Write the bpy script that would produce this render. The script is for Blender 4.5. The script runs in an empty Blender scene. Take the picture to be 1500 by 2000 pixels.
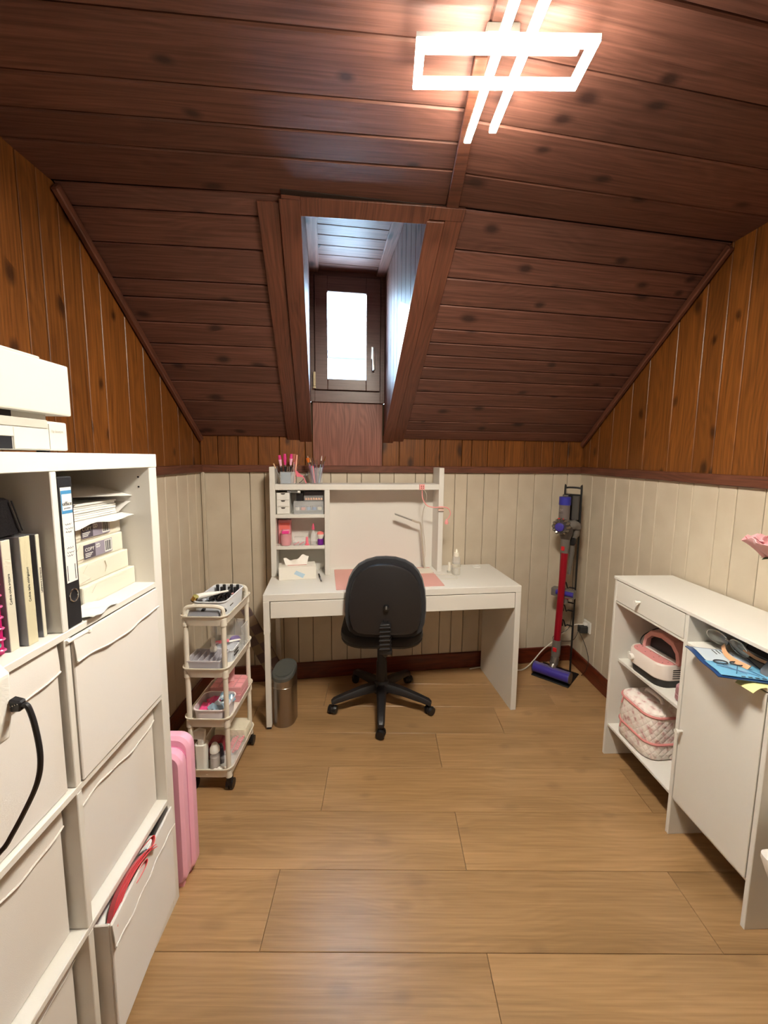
import bpy, bmesh, math, random
from mathutils import Matrix, Vector
random.seed(7)
scene = bpy.context.scene
C = scene.collection
sin, cos, pi = math.sin, math.cos, math.pi

# ---------------------------------------------------------------- camera, world, sun, exposure
F_PX, PITCH, ROLL, CAM_H = 789.23, .1141, .0098, 1.4607
cam = bpy.data.objects.new('camera', bpy.data.cameras.new('camera')); C.objects.link(cam)
cam.data.sensor_fit = 'VERTICAL'; cam.data.sensor_height = 36; cam.data.sensor_width = 27
cam.data.lens = F_PX*36/2000
cam.data.shift_x = -2.61/2000; cam.data.shift_y = -15.15/2000
cam.data.clip_start = .02
_c, _s = cos(PITCH), sin(PITCH)
_R, _D, _F = Vector((1, 0, 0)), Vector((0, -_s, -_c)), Vector((0, _c, -_s))
_X = _R*cos(ROLL) - _D*sin(ROLL); _Y = -(_R*sin(ROLL) + _D*cos(ROLL)); _Z = -_F
cam.matrix_world = Matrix(((_X.x, _Y.x, _Z.x, 0), (_X.y, _Y.y, _Z.y, 0), (_X.z, _Y.z, _Z.z, CAM_H), (0, 0, 0, 1)))
scene.camera = cam
w = bpy.data.worlds.new('sky'); scene.world = w; w.use_nodes = True
bg = w.node_tree.nodes['Background']; bg.inputs[0].default_value = (.47, .73, 1, 1); bg.inputs[1].default_value = 36
sun = bpy.data.objects.new('sun', bpy.data.lights.new('sun', 'SUN')); C.objects.link(sun)
sun.data.energy = 14; sun.data.angle = .01; sun.data.color = (1, .97, .92)
sun.rotation_euler = Vector((.34, -.86, -.38)).to_track_quat('-Z', 'Y').to_euler()
vs = scene.view_settings
vs.view_transform = 'Standard'; vs.look = 'None'; vs.gamma = 1; vs.use_curve_mapping = False
vs.exposure = 0.55
LAMP_STRENGTH = 400

# ---------------------------------------------------------------- materials
def lin(h):
    h = h.lstrip('#'); c = [int(h[i:i+2], 16)/255 for i in (0, 2, 4)]
    return tuple(x/12.92 if x <= .04045 else ((x+.055)/1.055)**2.4 for x in c) + (1,)
_mats = {}
def pm(name, col, rough=.5, metal=0, **kw):
    if name in _mats: return _mats[name]
    m = bpy.data.materials.new(name); m.use_nodes = True; _mats[name] = m
    nt = m.node_tree; b = nt.nodes['Principled BSDF']
    b.inputs['Base Color'].default_value = lin(col); b.inputs['Roughness'].default_value = rough; b.inputs['Metallic'].default_value = metal
    for k, v in kw.items():
        if k == 'trans': b.inputs['Transmission Weight'].default_value = v
        elif k == 'alpha': b.inputs['Alpha'].default_value = v
        elif k == 'coat': b.inputs['Coat Weight'].default_value = v; b.inputs['Coat Roughness'].default_value = .25
        elif k == 'sheen': b.inputs['Sheen Weight'].default_value = v
        elif k == 'ior': b.inputs['IOR'].default_value = v
        elif k == 'spec': b.inputs['Specular IOR Level'].default_value = v
        elif k == 'bump':
            tc = nt.nodes.new('ShaderNodeTexCoord'); n = nt.nodes.new('ShaderNodeTexNoise'); bp = nt.nodes.new('ShaderNodeBump')
            n.inputs['Scale'].default_value = v[0]; bp.inputs['Strength'].default_value = v[1]; bp.inputs['Distance'].default_value = .01
            n.inputs['Detail'].default_value = 4
            nt.links.new(tc.outputs['Object'], n.inputs['Vector']); nt.links.new(n.outputs['Fac'], bp.inputs['Height']); nt.links.new(bp.outputs[0], b.inputs['Normal'])
    return m
class NT:
    def __init__(s, m): s.t = m.node_tree; s.b = s.t.nodes['Principled BSDF']
    def n(s, typ, **kw):
        o = s.t.nodes.new(typ)
        for k, v in kw.items():
            if k.startswith('i_'):
                k = k[2:]; k = int(k) if k.isdigit() else k.replace('_', ' ')
                if isinstance(v, bpy.types.NodeSocket): s.t.links.new(v, o.inputs[k])
                else: o.inputs[k].default_value = v
            else: setattr(o, k, v)
        return o
    def mul(s, a, b): return s.n('ShaderNodeMath', operation='MULTIPLY', i_0=a, i_1=b).outputs[0]
    def add(s, a, b): return s.n('ShaderNodeMath', operation='ADD', i_0=a, i_1=b).outputs[0]
    def ramp(s, f, pts):
        r = s.n('ShaderNodeValToRGB', i_0=f); e = r.color_ramp.elements
        e[0].position, e[0].color = pts[0]; e[1].position, e[1].color = pts[-1]
        for p, c in pts[1:-1]: x = e.new(p); x.color = c
        return r.outputs[0]
    def mix(s, f, a, b, mode='MIX'):
        o = s.n('ShaderNodeMix', data_type='RGBA', blend_type=mode)
        for k, v in ((0, f), (6, a), (7, b)):
            if isinstance(v, bpy.types.NodeSocket): s.t.links.new(v, o.inputs[k])
            else: o.inputs[k].default_value = v
        return o.outputs[2]
def wood(name, dark, mid, light, knots=1., rough=.45, coat=.2, ring=1., fine=.35, vary=.35, spec=.4, sw=.75, lw=0.):
    m = pm(name, mid, rough); t = NT(m)
    co = t.n('ShaderNodeTexCoord').outputs['Object']; rnd = t.n('ShaderNodeObjectInfo').outputs['Random']
    off = t.n('ShaderNodeCombineXYZ', i_0=t.mul(rnd, 37.), i_1=t.mul(rnd, 91.), i_2=t.mul(rnd, 13.)).outputs[0]
    p = t.n('ShaderNodeVectorMath', operation='ADD', i_0=co, i_1=off).outputs[0]
    warp = t.n('ShaderNodeTexNoise', i_Vector=p, i_Scale=3., i_Detail=2.)
    def sc(v, q=p): return t.n('ShaderNodeVectorMath', operation='MULTIPLY', i_0=q, i_1=v).outputs[0]
    streak = t.n('ShaderNodeTexNoise', i_Vector=sc((1.6, 60, 60)), i_Scale=1.6, i_Detail=6., i_Roughness=.62, i_Distortion=.4).outputs[0]
    # cathedral rings: bands across the board bent by low frequency noise along it
    low = t.n('ShaderNodeTexNoise', i_Vector=sc((1.7, 8, 8)), i_Scale=1., i_Detail=1.5).outputs[0]
    sep = t.n('ShaderNodeSeparateXYZ', i_0=p)
    ph = t.add(t.mul(sep.outputs[1], 260.), t.mul(low, 75.))
    rings = t.n('ShaderNodeMath', operation='SINE', i_0=ph).outputs[0]
    rings = t.n('ShaderNodeMapRange', i_0=rings, i_1=-1., i_2=1., i_3=0., i_4=1.).outputs[0]
    f = t.add(t.add(t.mul(streak, sw), t.mul(rings, .28*ring)), t.mul(low, lw))
    col = t.ramp(f, [(.3, lin(dark)), (.52, lin(mid)), (.78, lin(light))])
    finen = t.n('ShaderNodeTexNoise', i_Vector=sc((4, 160, 160)), i_Scale=1., i_Detail=3.).outputs[0]
    col = t.mix(fine, col, t.ramp(finen, [(.35, lin(dark)), (.62, lin(light))]), 'MIX') if fine else col
    if knots:
        kw_ = t.n('ShaderNodeVectorMath', operation='ADD', i_0=sc((5., 8.5, .01)), i_1=t.n('ShaderNodeVectorMath', operation='MULTIPLY', i_0=warp.outputs[1], i_1=(.55, .5, 0)).outputs[0]).outputs[0]
        vo = t.n('ShaderNodeTexVoronoi', voronoi_dimensions='2D', i_Vector=kw_, i_Scale=1.)
        pick = t.n('ShaderNodeSeparateColor', i_0=vo.outputs['Color']).outputs[0]
        lim = t.n('ShaderNodeMapRange', i_0=pick, i_1=.45, i_2=1., i_3=.03, i_4=.24).outputs[0]
        k = t.n('ShaderNodeMapRange', i_0=vo.outputs['Distance'], i_1=t.add(lim, .03), i_2=t.mul(lim, .38), i_3=0., i_4=1.)
        kk = t.n('ShaderNodeMath', operation='MULTIPLY', i_0=k.outputs[0], i_1=t.n('ShaderNodeMath', operation='GREATER_THAN', i_0=pick, i_1=.7).outputs[0]).outputs[0]
        dk = lin(dark); dk = (dk[0]*.22, dk[1]*.2, dk[2]*.25, 1)
        col = t.mix(t.mul(kk, .8*knots), col, dk)
    br = t.n('ShaderNodeMapRange', i_0=rnd, i_1=0., i_2=1., i_3=1-vary, i_4=1+vary).outputs[0]
    col = t.mix(1., col, t.n('ShaderNodeCombineColor', i_0=br, i_1=br, i_2=br).outputs[0], 'MULTIPLY')
    t.t.links.new(col, t.b.inputs['Base Color'])
    t.b.inputs['Coat Weight'].default_value = coat; t.b.inputs['Coat Roughness'].default_value = .3
    t.b.inputs['Specular IOR Level'].default_value = spec
    bp = t.n('ShaderNodeBump', i_Strength=.18, i_Distance=.004, i_Height=streak); t.t.links.new(bp.outputs[0], t.b.inputs['Normal'])
    return m
M_CEIL = wood('ceiling pine dark red stain', '#4d2e25', '#6e473b', '#845a4a', 1., .55, .03, .25, .2, .14)
M_WALLW = wood('wall pine amber stain', '#58300f', '#7c481b', '#955d28', 1., .42, .18, .4, .25, .18)
M_TRIMW = wood('trim pine red brown stain', '#4a281c', '#693d2c', '#7b4c38', .3, .45, .15, .5, .3, .1)
M_VENEER = wood('veneer panel brown', '#66382a', '#865040', '#9a6250', 0, .5, .1, .7, .3, .05)
M_BASE = wood('baseboard dark red brown', '#421509', '#642410', '#793318', 0, .4, .25, .6, .3, .1)
M_OAK = wood('floor oak laminate', '#8c6b45', '#b08a60', '#c4a278', .25, .34, .3, .14, .12, .09, .5, .42, .36)
M_WIN = wood('window frame brown', '#4f3630', '#62453d', '#6f5148', 0, .4, .2, .4, .4, .02)
def wainscot():
    m = pm('cream painted boards', '#d6ccb6', .5); t = NT(m)
    co = t.n('ShaderNodeTexCoord').outputs['Object']; rnd = t.n('ShaderNodeObjectInfo').outputs['Random']
    n = t.n('ShaderNodeTexNoise', i_Vector=co, i_Scale=5., i_Detail=4.).outputs[0]
    col = t.ramp(n, [(.3, lin('#c2b49f')), (.7, lin('#d0c4b0'))])
    br = t.n('ShaderNodeMapRange', i_0=rnd, i_1=0., i_2=1., i_3=.95, i_4=1.04).outputs[0]
    col = t.mix(1., col, t.n('ShaderNodeCombineColor', i_0=br, i_1=br, i_2=br).outputs[0], 'MULTIPLY')
    t.t.links.new(col, t.b.inputs['Base Color'])
    g = t.n('ShaderNodeTexNoise', i_Vector=t.n('ShaderNodeVectorMath', operation='MULTIPLY', i_0=co, i_1=(6, 90, 90)).outputs[0], i_Scale=1., i_Detail=3.).outputs[0]
    bp = t.n('ShaderNodeBump', i_Strength=.08, i_Distance=.004, i_Height=g); t.t.links.new(bp.outputs[0], t.b.inputs['Normal'])
    return m
M_CREAM = wainscot()
M_DARK = pm('dark gap backing', '#2a1a12', .9)
M_CREAMGAP = pm('cream gap backing', '#54432f', .9)
M_WHITE = pm('white furniture foil', '#dedbd4', .42, bump=(400, .02))
M_WPLAST = pm('white plastic', '#e6e4de', .35)
M_BLACK = pm('black plastic', '#17161a', .42)
M_CHROME = pm('chrome', '#c8c8c8', .18, 1)
M_CLEAR = pm('clear plastic', '#f4f6f8', .12, alpha=.22)
M_PINKC = pm('pink tinted clear plastic', '#f2b6be', .15, alpha=.55)

# ---------------------------------------------------------------- mesh helpers
class MB:
    def __init__(s): s.v = []; s.f = []
    def add(s, vs_, fs):
        o = len(s.v); s.v += [tuple(x) for x in vs_]; s.f += [tuple(i+o for i in f) for f in fs]; return s
    def box(s, x0, x1, y0, y1, z0, z1):
        return s.add([(x0, y0, z0), (x1, y0, z0), (x1, y1, z0), (x0, y1, z0), (x0, y0, z1), (x1, y0, z1), (x1, y1, z1), (x0, y1, z1)],
                     [(0, 3, 2, 1), (4, 5, 6, 7), (0, 1, 5, 4), (1, 2, 6, 5), (2, 3, 7, 6), (3, 0, 4, 7)])
    def hexa(s, b, t):        # 4 bottom points, 4 top points
        return s.add(list(b)+list(t), [(0, 3, 2, 1), (4, 5, 6, 7), (0, 1, 5, 4), (1, 2, 6, 5), (2, 3, 7, 6), (3, 0, 4, 7)])
    def loft(s, rings, cap=True, close=True):
        n = len(rings[0]); vs_ = [p for r in rings for p in r]; fs = []
        for i in range(len(rings)-1):
            for j in range(n if close else n-1):
                a = i*n+j; b = i*n+(j+1) % n; fs.append((a, b, b+n, a+n))
        if cap: fs += [tuple(range(n-1, -1, -1)), tuple((len(rings)-1)*n+j for j in range(n))]
        return s.add(vs_, fs)
    def cyl(s, p0, p1, r0, r1=None, n=16, cap=True):
        return s.tube([p0, p1], [r0, r0 if r1 is None else r1], n, cap)
    def tube(s, pts, r, n=8, cap=True, closed=False):
        P = [Vector(p) for p in pts]; k = len(P)
        rs = r if isinstance(r, (list, tuple)) else [r]*k
        up = None; rings = []
        for i in range(k):
            if closed: d = P[(i+1) % k]-P[i-1]
            else: d = P[min(i+1, k-1)]-P[max(i-1, 0)]
            d.normalize()
            if up is None:
                up = Vector((0, 0, 1)) if abs(d.z) < .9 else Vector((1, 0, 0))
            up = up - d*up.dot(d)
            if up.length < 1e-5: up = d.orthogonal()
            up.normalize(); sd = d.cross(up)
            rings.append([P[i]+(sd*cos(2*pi*j/n)+up*sin(2*pi*j/n))*rs[i] for j in range(n)])
        if closed: rings.append(rings[0]); cap = False
        return s.loft(rings, cap)
    def lathe(s, prof, n=20, c=(0, 0), sx=1, sy=1, cap=True):
        return s.loft([[(c[0]+sx*r*cos(2*pi*j/n), c[1]+sy*r*sin(2*pi*j/n), z) for j in range(n)] for r, z in prof], cap)
    def prism(s, poly, h0, h1, ax='z'):
        def p3(p, h): return {'z': (p[0], p[1], h), 'y': (p[0], h, p[1]), 'x': (h, p[0], p[1])}[ax]
        return s.loft([[p3(p, h0) for p in poly], [p3(p, h1) for p in poly]])
    def rrect(s, x0, x1, y0, y1, z0, z1, r, n=5, taper=0.):
        rings = []
        for z, k in ((z0, taper), (z1, 0)):
            rings.append([(x, y, z) for x, y in rr(x0+k, x1-k, y0+k, y1-k, r, n)])
        return s.loft(rings)
    def sheet(s, fn, nu, nv, th=0.):
        g = [[Vector(fn(i/nu, j/nv)) for j in range(nv+1)] for i in range(nu+1)]
        o = [p for r_ in g for p in r_]; m = nv+1
        fs = [(i*m+j, (i+1)*m+j, (i+1)*m+j+1, i*m+j+1) for i in range(nu) for j in range(nv)]
        return s.add(o, fs)
    def build(s, name, mat, parent=None, bevel=0., seg=1, smooth=False, mx=None, solid=0., label=None, angle=None):
        me = bpy.data.meshes.new(name); me.from_pydata([tuple(v) for v in s.v], [], s.f)
        bm = bmesh.new(); bm.from_mesh(me); bmesh.ops.recalc_face_normals(bm, faces=bm.faces)
        if bevel:
            es = [e for e in bm.edges if len(e.link_faces) == 2 and e.calc_face_angle(0) > .6]
            bmesh.ops.bevel(bm, geom=es, offset=bevel, segments=seg, profile=.6, affect='EDGES', clamp_overlap=True)
        if solid:
            bmesh.ops.solidify(bm, geom=list(bm.faces), thickness=solid)
        bm.to_mesh(me); bm.free()
        if smooth:
            me.polygons.foreach_set('use_smooth', [True]*len(me.polygons)); me.set_sharp_from_angle(angle=angle or .7)
        me.materials.append(mat)
        o = bpy.data.objects.new(name, me); C.objects.link(o)
        if parent: o.parent = parent
        if mx is not None: o.matrix_basis = mx
        if label: o['label'] = label
        return o
def rr(x0, x1, y0, y1, r, n=5):
    out = []
    for cx, cy, a0 in ((x1-r, y1-r, 0), (x0+r, y1-r, pi/2), (x0+r, y0+r, pi), (x1-r, y0+r, 1.5*pi)):
        for k in range(n+1):
            a = a0+pi/2*k/n; out.append((cx+r*cos(a), cy+r*sin(a)))
    return out
def thing(name, label, cat, loc=(0, 0, 0), rz=0., group=None, mx=None):
    o = bpy.data.objects.new(name, None); C.objects.link(o); o.empty_display_size = .05
    if mx is not None: o.matrix_basis = mx
    else: o.location = loc; o.rotation_euler = (0, 0, rz)
    o['label'] = label; o['category'] = cat
    if group: o['group'] = group
    return o
def tag(o, label, cat, group=None):
    o['label'] = label; o['category'] = cat
    if group: o['group'] = group
    return o
def struct(o, label=None):
    o['kind'] = 'structure'
    if label: o['label'] = label
    return o
def box(name, mat, parent, *b, bevel=.0015, **k): return MB().box(*b).build(name, mat, parent, bevel, **k)
def frame(o, x, y, z=None):   # matrix from origin and axes
    o, x, y = Vector(o), Vector(x).normalized(), Vector(y)
    y = (y - x*y.dot(x)).normalized(); z = x.cross(y)
    return Matrix(((x.x, y.x, z.x, o.x), (x.y, y.y, z.y, o.y), (x.z, y.z, z.z, o.z), (0, 0, 0, 1)))
def inset(poly, e):
    n = len(poly); out = []
    ar = sum(poly[i][0]*poly[(i+1) % n][1]-poly[(i+1) % n][0]*poly[i][1] for i in range(n)); sg = 1 if ar > 0 else -1
    L = []
    for i in range(n):
        a, b = Vector(poly[i]), Vector(poly[(i+1) % n]); d = (b-a).normalized(); nn = Vector((-d.y, d.x))*sg
        L.append((a+nn*e, d))
    for i in range(n):
        p, d = L[i-1]; q, g = L[i]; den = d.x*g.y-d.y*g.x
        if abs(den) < 1e-6: out.append(tuple(q)); continue
        k = ((q.x-p.x)*g.y-(q.y-p.y)*g.x)/den; out.append(tuple(p+d*k))
    return out
def board(parent, mat, origin, ax, ay, poly, th=.014, ch=.003, name='plank'):
    """a board: polygon in its own plane (x along the grain), front face at local z 0, chamfered, th thick behind"""
    mb = MB(); i = inset(poly, ch)
    mb.loft([[(x, y, -th) for x, y in poly], [(x, y, -ch) for x, y in poly], [(x, y, 0) for x, y in i]])
    return mb.build(name, mat, parent, mx=parent.matrix_basis.inverted() @ frame(origin, ax, ay))
_txt = {}
def text(s_, size, mat, parent, mx, name='lettering', ext=.0002, align='CENTER'):
    cu = bpy.data.curves.new('t', 'FONT'); cu.body = s_; cu.size = size; cu.extrude = ext; cu.align_x = align; cu.align_y = 'CENTER'; cu.resolution_u = 2
    o = bpy.data.objects.new('t', cu); C.objects.link(o)
    me = bpy.data.meshes.new_from_object(o); C.objects.unlink(o); bpy.data.objects.remove(o); bpy.data.curves.remove(cu)
    me.materials.append(mat); ob = bpy.data.objects.new(name, me); C.objects.link(ob); ob.parent = parent; ob.matrix_basis = mx
    return ob
def T(x, y, z): return Matrix.Translation((x, y, z))
def Rz(a): return Matrix.Rotation(a, 4, 'Z')
def Rx(a): return Matrix.Rotation(a, 4, 'X')
def Ry(a): return Matrix.Rotation(a, 4, 'Y')
def bez(pts, n=8):            # Catmull-Rom through points
    P = [Vector(p) for p in pts]; out = []
    for i in range(len(P)-1):
        a, b, c, d = P[max(i-1, 0)], P[i], P[i+1], P[min(i+2, len(P)-1)]
        for k in range(n):
            t = k/n; out.append(.5*((2*b)+(c-a)*t+(2*a-5*b+4*c-d)*t*t+(3*b-a-3*c+d)*t**3))
    return out+[P[-1]]
def copy_tree(o, parent=None):
    c = o.copy(); C.objects.link(c); c.parent = parent
    for ch in list(o.children): copy_tree(ch, c)
    return c

# ================================================================ THE ROOM
BE = math.atan(.1515)
EX, EY = Vector((cos(BE), sin(BE), 0)), Vector((-sin(BE), cos(BE), 0))
O0 = Vector((0, 2.613, 0))
def B(a, b, z): return O0+EX*a+EY*b+Vector((0, 0, z))          # back wall frame: a along it, b outwards
def xl(y): return -1.115+.02*(2.45-y)                          # side walls
def xr(y): return 1.362+.0432*(2.815-y)
YF = -1.3                                                      # wall behind the camera
ZC, ZW = 2.35, 1.582                                           # flat ceiling, top of the knee wall
def interp(x, xs, ys):
    if x <= xs[0]: return ys[0]
    for i in range(len(xs)-1):
        if x <= xs[i+1]: return ys[i]+(ys[i+1]-ys[i])*(x-xs[i])/(xs[i+1]-xs[i])
    return ys[-1]
def bk(a): return interp(a, [-1.27, -.47, .08, 1.26], [-1.005, -1.06, -1.092, -1.047])
def SP(a, t, up=0.):                                           # point on the sloping ceiling
    p = B(a, bk(a)*t, ZW+(ZC-ZW)*t)
    return p+(EY*.59+Vector((0, 0, .81)))*up
# ---- floor: individual laminate planks
floor = struct(MB().box(-1.3, 1.75, YF-.1, 3.1, -.04, -.008).build('floor', M_DARK))
FY = .004
rows = [1.042, 1.2845, 1.525, 1.766, 2.007, 2.242]
ys = [1.042-.2415*k for k in range(10, 0, -1)]+rows+[2.242+.2405*k for k in range(1, 4)]
jn = {10: -.363, 11: .302, 12: -.2545, 13: .2825, 14: .6525, 9: .313, 8: -.5, 7: .66, 6: -.1, 15: -.35, 16: .2}
for i in range(len(ys)-1):
    j0 = jn.get(i, random.uniform(-.6, .6)); xs = [-1.22]+sorted(x for x in [j0+1.384*k for k in range(-2, 3)] if -1.15 < x < 1.5)+[1.56]
    for a, b in zip(xs, xs[1:]):
        y0, y1 = ys[i], ys[i+1]
        poly = [(a+.0006, y0+.0006), (b-.0006, y0+.0006), (b-.0006, y1-.0006), (a+.0006, y1-.0006)]
        cx, cy = (a+b)/2, (y0+y1)/2
        poly = [(x-cx, y-cy) for x, y in poly]
        board(floor, M_OAK, (cx-cy*FY+.006, cy+cx*FY, 0), (1, FY, 0), (-FY, 1, 0), poly, .008, .0011)
# ---- back wall
wb = struct(MB().prism([(-1.5, -.02), (1.6, -.02), (1.6, 1.7), (.06, 1.7), (.06, 1.8), (-.56, 1.8), (-.56, 1.7), (-1.5, 1.7)], .02, .07, 'y').build('wall_back', M_CREAMGAP, mx=frame(O0, EX, EY)))
low = [-1.132, -.968, -.847, -.759, -.66, -.566, -.472, -.351, -.248, -.156, -.037, .057, .199, .265, .386, .47, .555, .674, .779, .919, 1.038, 1.174, 1.281, 1.40]
upp = [-1.13, -1.029, -.91, -.792, -.664, -.509, -.462, None, -.022, .088, .258, .361, .511, .578, .691, .81, .951, 1.074, 1.164, 1.271, 1.40]
EXi = Matrix.Identity(4)
def vboards(parent, xs, z0, z1f, mat, posf, wdir, g=.0016, th=.012, ch=.003):
    """vertical boards between consecutive positions xs; posf(x) is the foot, wdir across; front face towards up x wdir"""
    for a, c in zip(xs, xs[1:]):
        if a is None or c is None: continue
        w_ = c-a; h0, h1 = z1f(a+g)-z0, z1f(c-g)-z0
        if min(h0, h1) < .02 and max(h0, h1) < .04: continue
        o = Vector(posf(a)); o.z = z0
        board(parent, mat, o, (0, 0, 1), wdir, [(0, g), (max(h0, .004), g), (max(h1, .004), w_-g), (0, w_-g)], th, ch)
# up x wdir must point into the room: for the back wall (room towards -EY) wdir = EX gives z x EX = EY -> so run with -EX
def bw_foot(b): return lambda a: B(-a, b, 0)
neg = lambda xs: [None if x is None else -x for x in reversed(xs)]
vboards(wb, neg(low), .0, lambda a: 1.39, M_CREAM, bw_foot(.008), -EX)
vboards(wb, neg(upp), 1.38, lambda a: ZW+.02, M_WALLW, bw_foot(.006), -EX)
pnl = board(wb, M_VENEER, B(-.024, .002, 1.40), (0, 0, 1), -EX, [(0, 0), (.4, 0), (.4, .436), (0, .436)], .014, .001, name='window_panel')
# ---- side walls: slab, painted boards below, stained boards above cut to the roof
def zl(y): return interp(-y, [-2.47, -1.43, 2], [1.575, ZC, ZC])+.012
def zr(y): return interp(-y, [-2.85, -1.765, 2], [1.565, ZC, ZC])+.012
def side(name, xf, zf, ylow, yup, sgn, yend):
    off = .016*sgn
    p = [(xf(YF)+off, YF-.1), (xf(yend)+off, yend+.25), (xf(yend)+off+.06*sgn, yend+.25), (xf(YF)+off+.06*sgn, YF-.1)]
    wl = struct(MB().prism(p, -.02, 2.45).build(name, M_CREAMGAP))
    d = Vector((xf(0)-xf(1), -1, 0)).normalized()
    # left wall: room is +x: up x wdir = +x  ->  wdir = -y direction ; right wall: wdir = +y
    if sgn < 0:
        f = lambda s: (xf(-s)+.0, -s, 0)
        vboards(wl, [-y for y in ylow], 0, lambda s: 1.38, M_CREAM, lambda s: (xf(-s)-.004, -s, 0), d)
        vboards(wl, [-y for y in yup], 1.37, lambda s: zf(-s), M_WALLW, lambda s: (xf(-s)-.006, -s, 0), d, ch=.002)
    else:
        vboards(wl, ylow[::-1], 0, lambda s: 1.38, M_CREAM, lambda s: (xf(s)+.004, s, 0), -d)
        vboards(wl, yup[::-1], 1.37, lambda s: zf(s), M_WALLW, lambda s: (xf(s)+.006, s, 0), -d, ch=.002)
    return wl
def cont(start, end, wmin, wmax):
    out = []; y = start
    while y > end:
        y -= random.uniform(wmin, wmax); out.append(max(y, end))
    return out
ll = [2.46, 2.373, 2.272, 2.154]; ll += cont(2.154, YF, .1, .135)
lu = [2.50, 2.36, 2.205, 2.041, 1.904, 1.78, 1.633, 1.54, 1.447, 1.365, 1.293]; lu += cont(1.293, YF, .1, .14)
rl = [2.83, 2.68, 2.525, 2.43, 2.296, 2.175, 2.074, 1.936, 1.847, 1.714, 1.627, 1.509]; rl += cont(1.509, YF, .1, .135)
ru = [2.85, 2.74, 2.64, 2.5, 2.335, 2.208, 2.025, 1.87, 1.761, 1.663, 1.531]; ru += cont(1.531, YF, .1, .14)
wall_l = side('wall_left', xl, zl, ll, lu, -1, 2.46)
wall_r = side('wall_right', xr, zr, rl, ru, 1, 2.83)
wf = struct(MB().box(-1.3, 1.75, YF-.06, YF-.012, -.02, 2.45).build('wall_front', M_CREAMGAP))
vboards(wf, [-1.2+.14*k for k in range(20)], 0, lambda s: 1.4, M_CREAM, lambda s: (s, YF, 0), (1, 0, 0))
vboards(wf, [-1.2+.12*k for k in range(23)], 1.4, lambda s: ZC, M_WALLW, lambda s: (s, YF, 0), (1, 0, 0))
# ---- flat ceiling, two fields of boards that meet in a seam under a cover strip
def K(a, z=ZC): return B(a, bk(a), z)
yk = [K(a) for a in (-1.30, -.47, .1, .3, 1.30)]
XS = .205
def ybreak(x): return interp(x, [-1.15, -.313, .247, 1.45], [1.423, 1.497, 1.546, 1.776])
poly = [(-1.25, YF-.1), (1.7, YF-.1), (1.7, ybreak(1.45)+.03), (XS, ybreak(XS)+.0), (-1.25, ybreak(-1.15)-.0)]
ceil = struct(MB().prism(poly, ZC+.012, ZC+.06).build('ceiling', M_DARK))
offs_l = [0, .175, .285, .395, .555, .72, .86]; offs_r = [0, .165, .36, .54, .70, .86]
while offs_l[-1] < 3.1: offs_l.append(offs_l[-1]+random.uniform(.12, .17))
while offs_r[-1] < 3.3: offs_r.append(offs_r[-1]+random.uniform(.13, .19))
def field(xa, xb, offs, parent):
    ya, yb = ybreak(xa), ybreak(xb); d = Vector((xb-xa, yb-ya, 0)); L = d.length; d.normalize(); n = Vector((-d.y, d.x, 0)); kx = d.y/d.x
    for o0, o1 in zip(offs, offs[1:]):
        if ya-o1 < YF-.1: break
        # room below: normal -z = ax x ay -> ay = towards -n
        board(parent, M_CEIL, Vector((xa, ya, ZC))-n*o0, d, -n, [(-kx*(o0+.002), .002), (L-kx*(o0+.002), .002), (L-kx*(o1-.002), o1-o0-.002), (-kx*(o1-.002), o1-o0-.002)], .012, .004)
field(-1.13, XS, offs_l, ceil); field(XS, 1.47, offs_r, ceil)
struct(MB().hexa([(.188, 1.00, ZC-.010), (.218, 1.00, ZC-.010), (.250, 1.550, ZC-.010), (.205, 1.545, ZC-.010)], [(.188, 1.00, ZC), (.218, 1.00, ZC), (.250, 1.550, ZC), (.205, 1.545, ZC)]).build('trim_1', M_TRIMW, bevel=.002), 'brown cover strip running from the dormer to the lamp')
# ---- sloping ceiling left and right of the dormer
DL, DR, DZ = -.470, -.015, 2.565      # dormer cheeks, dormer ceiling
tl = [0, .11, .228, .335, .42, .51, .598, .688, .748, .853, .943, 1.]
tr = [0, .07, .133, .24, .318, .388, .45, .508, .565, .623, .715, .807, .893, 1.]
sl = struct(MB().loft([[SP(-1.40, 0, .013), SP(DL-.06, 0, .013), SP(DL-.06, 1.02, .013), SP(-1.40, 1.02, .013)], [SP(-1.40, 0, .06), SP(DL-.06, 0, .06), SP(DL-.06, 1.02, .06), SP(-1.40, 1.02, .06)]]).build('ceiling_slope', M_DARK))
MB().loft([[SP(DR+.06, 0, .013), SP(1.48, 0, .013), SP(1.48, 1.02, .013), SP(DR+.06, 1.02, .013)], [SP(DR+.06, 0, .06), SP(1.48, 0, .06), SP(1.48, 1.02, .06), SP(DR+.06, 1.02, .06)]]).build('backing', M_DARK, sl)
def slope_boards(ts, a0f, a1f):
    for t0, t1 in zip(ts, ts[1:]):
        a00, a01, a10, a11 = a0f(t0), a0f(t1), a1f(t0), a1f(t1)
        P = [SP(a00, t0), SP(a10, t0), SP(a11, t1), SP(a01, t1)]
        m = frame(P[0], P[1]-P[0], P[3]-P[0]); mi = m.inverted(); q = [(mi @ p) for p in P]
        # normal of m points up/outwards or down? the room side is below
        if m.col[2].z > 0:
            m = frame(P[3], P[2]-P[3], P[0]-P[3]); mi = m.inverted(); q = [(mi @ p) for p in (P[3], P[2], P[1], P[0])]
        e = .0018; pol = inset([(v.x, v.y) for v in q], e)
        board(sl, M_CEIL, m.translation, m.col[0].to_3d(), m.col[1].to_3d(), pol, .013, .004)
def aL(t):   # left end of the slope on the left wall, in a
    y = 2.45-(2.45-1.43)*t; p = Vector((xl(y)-.004, y, 0))-O0; return p.dot(EX)
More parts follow.
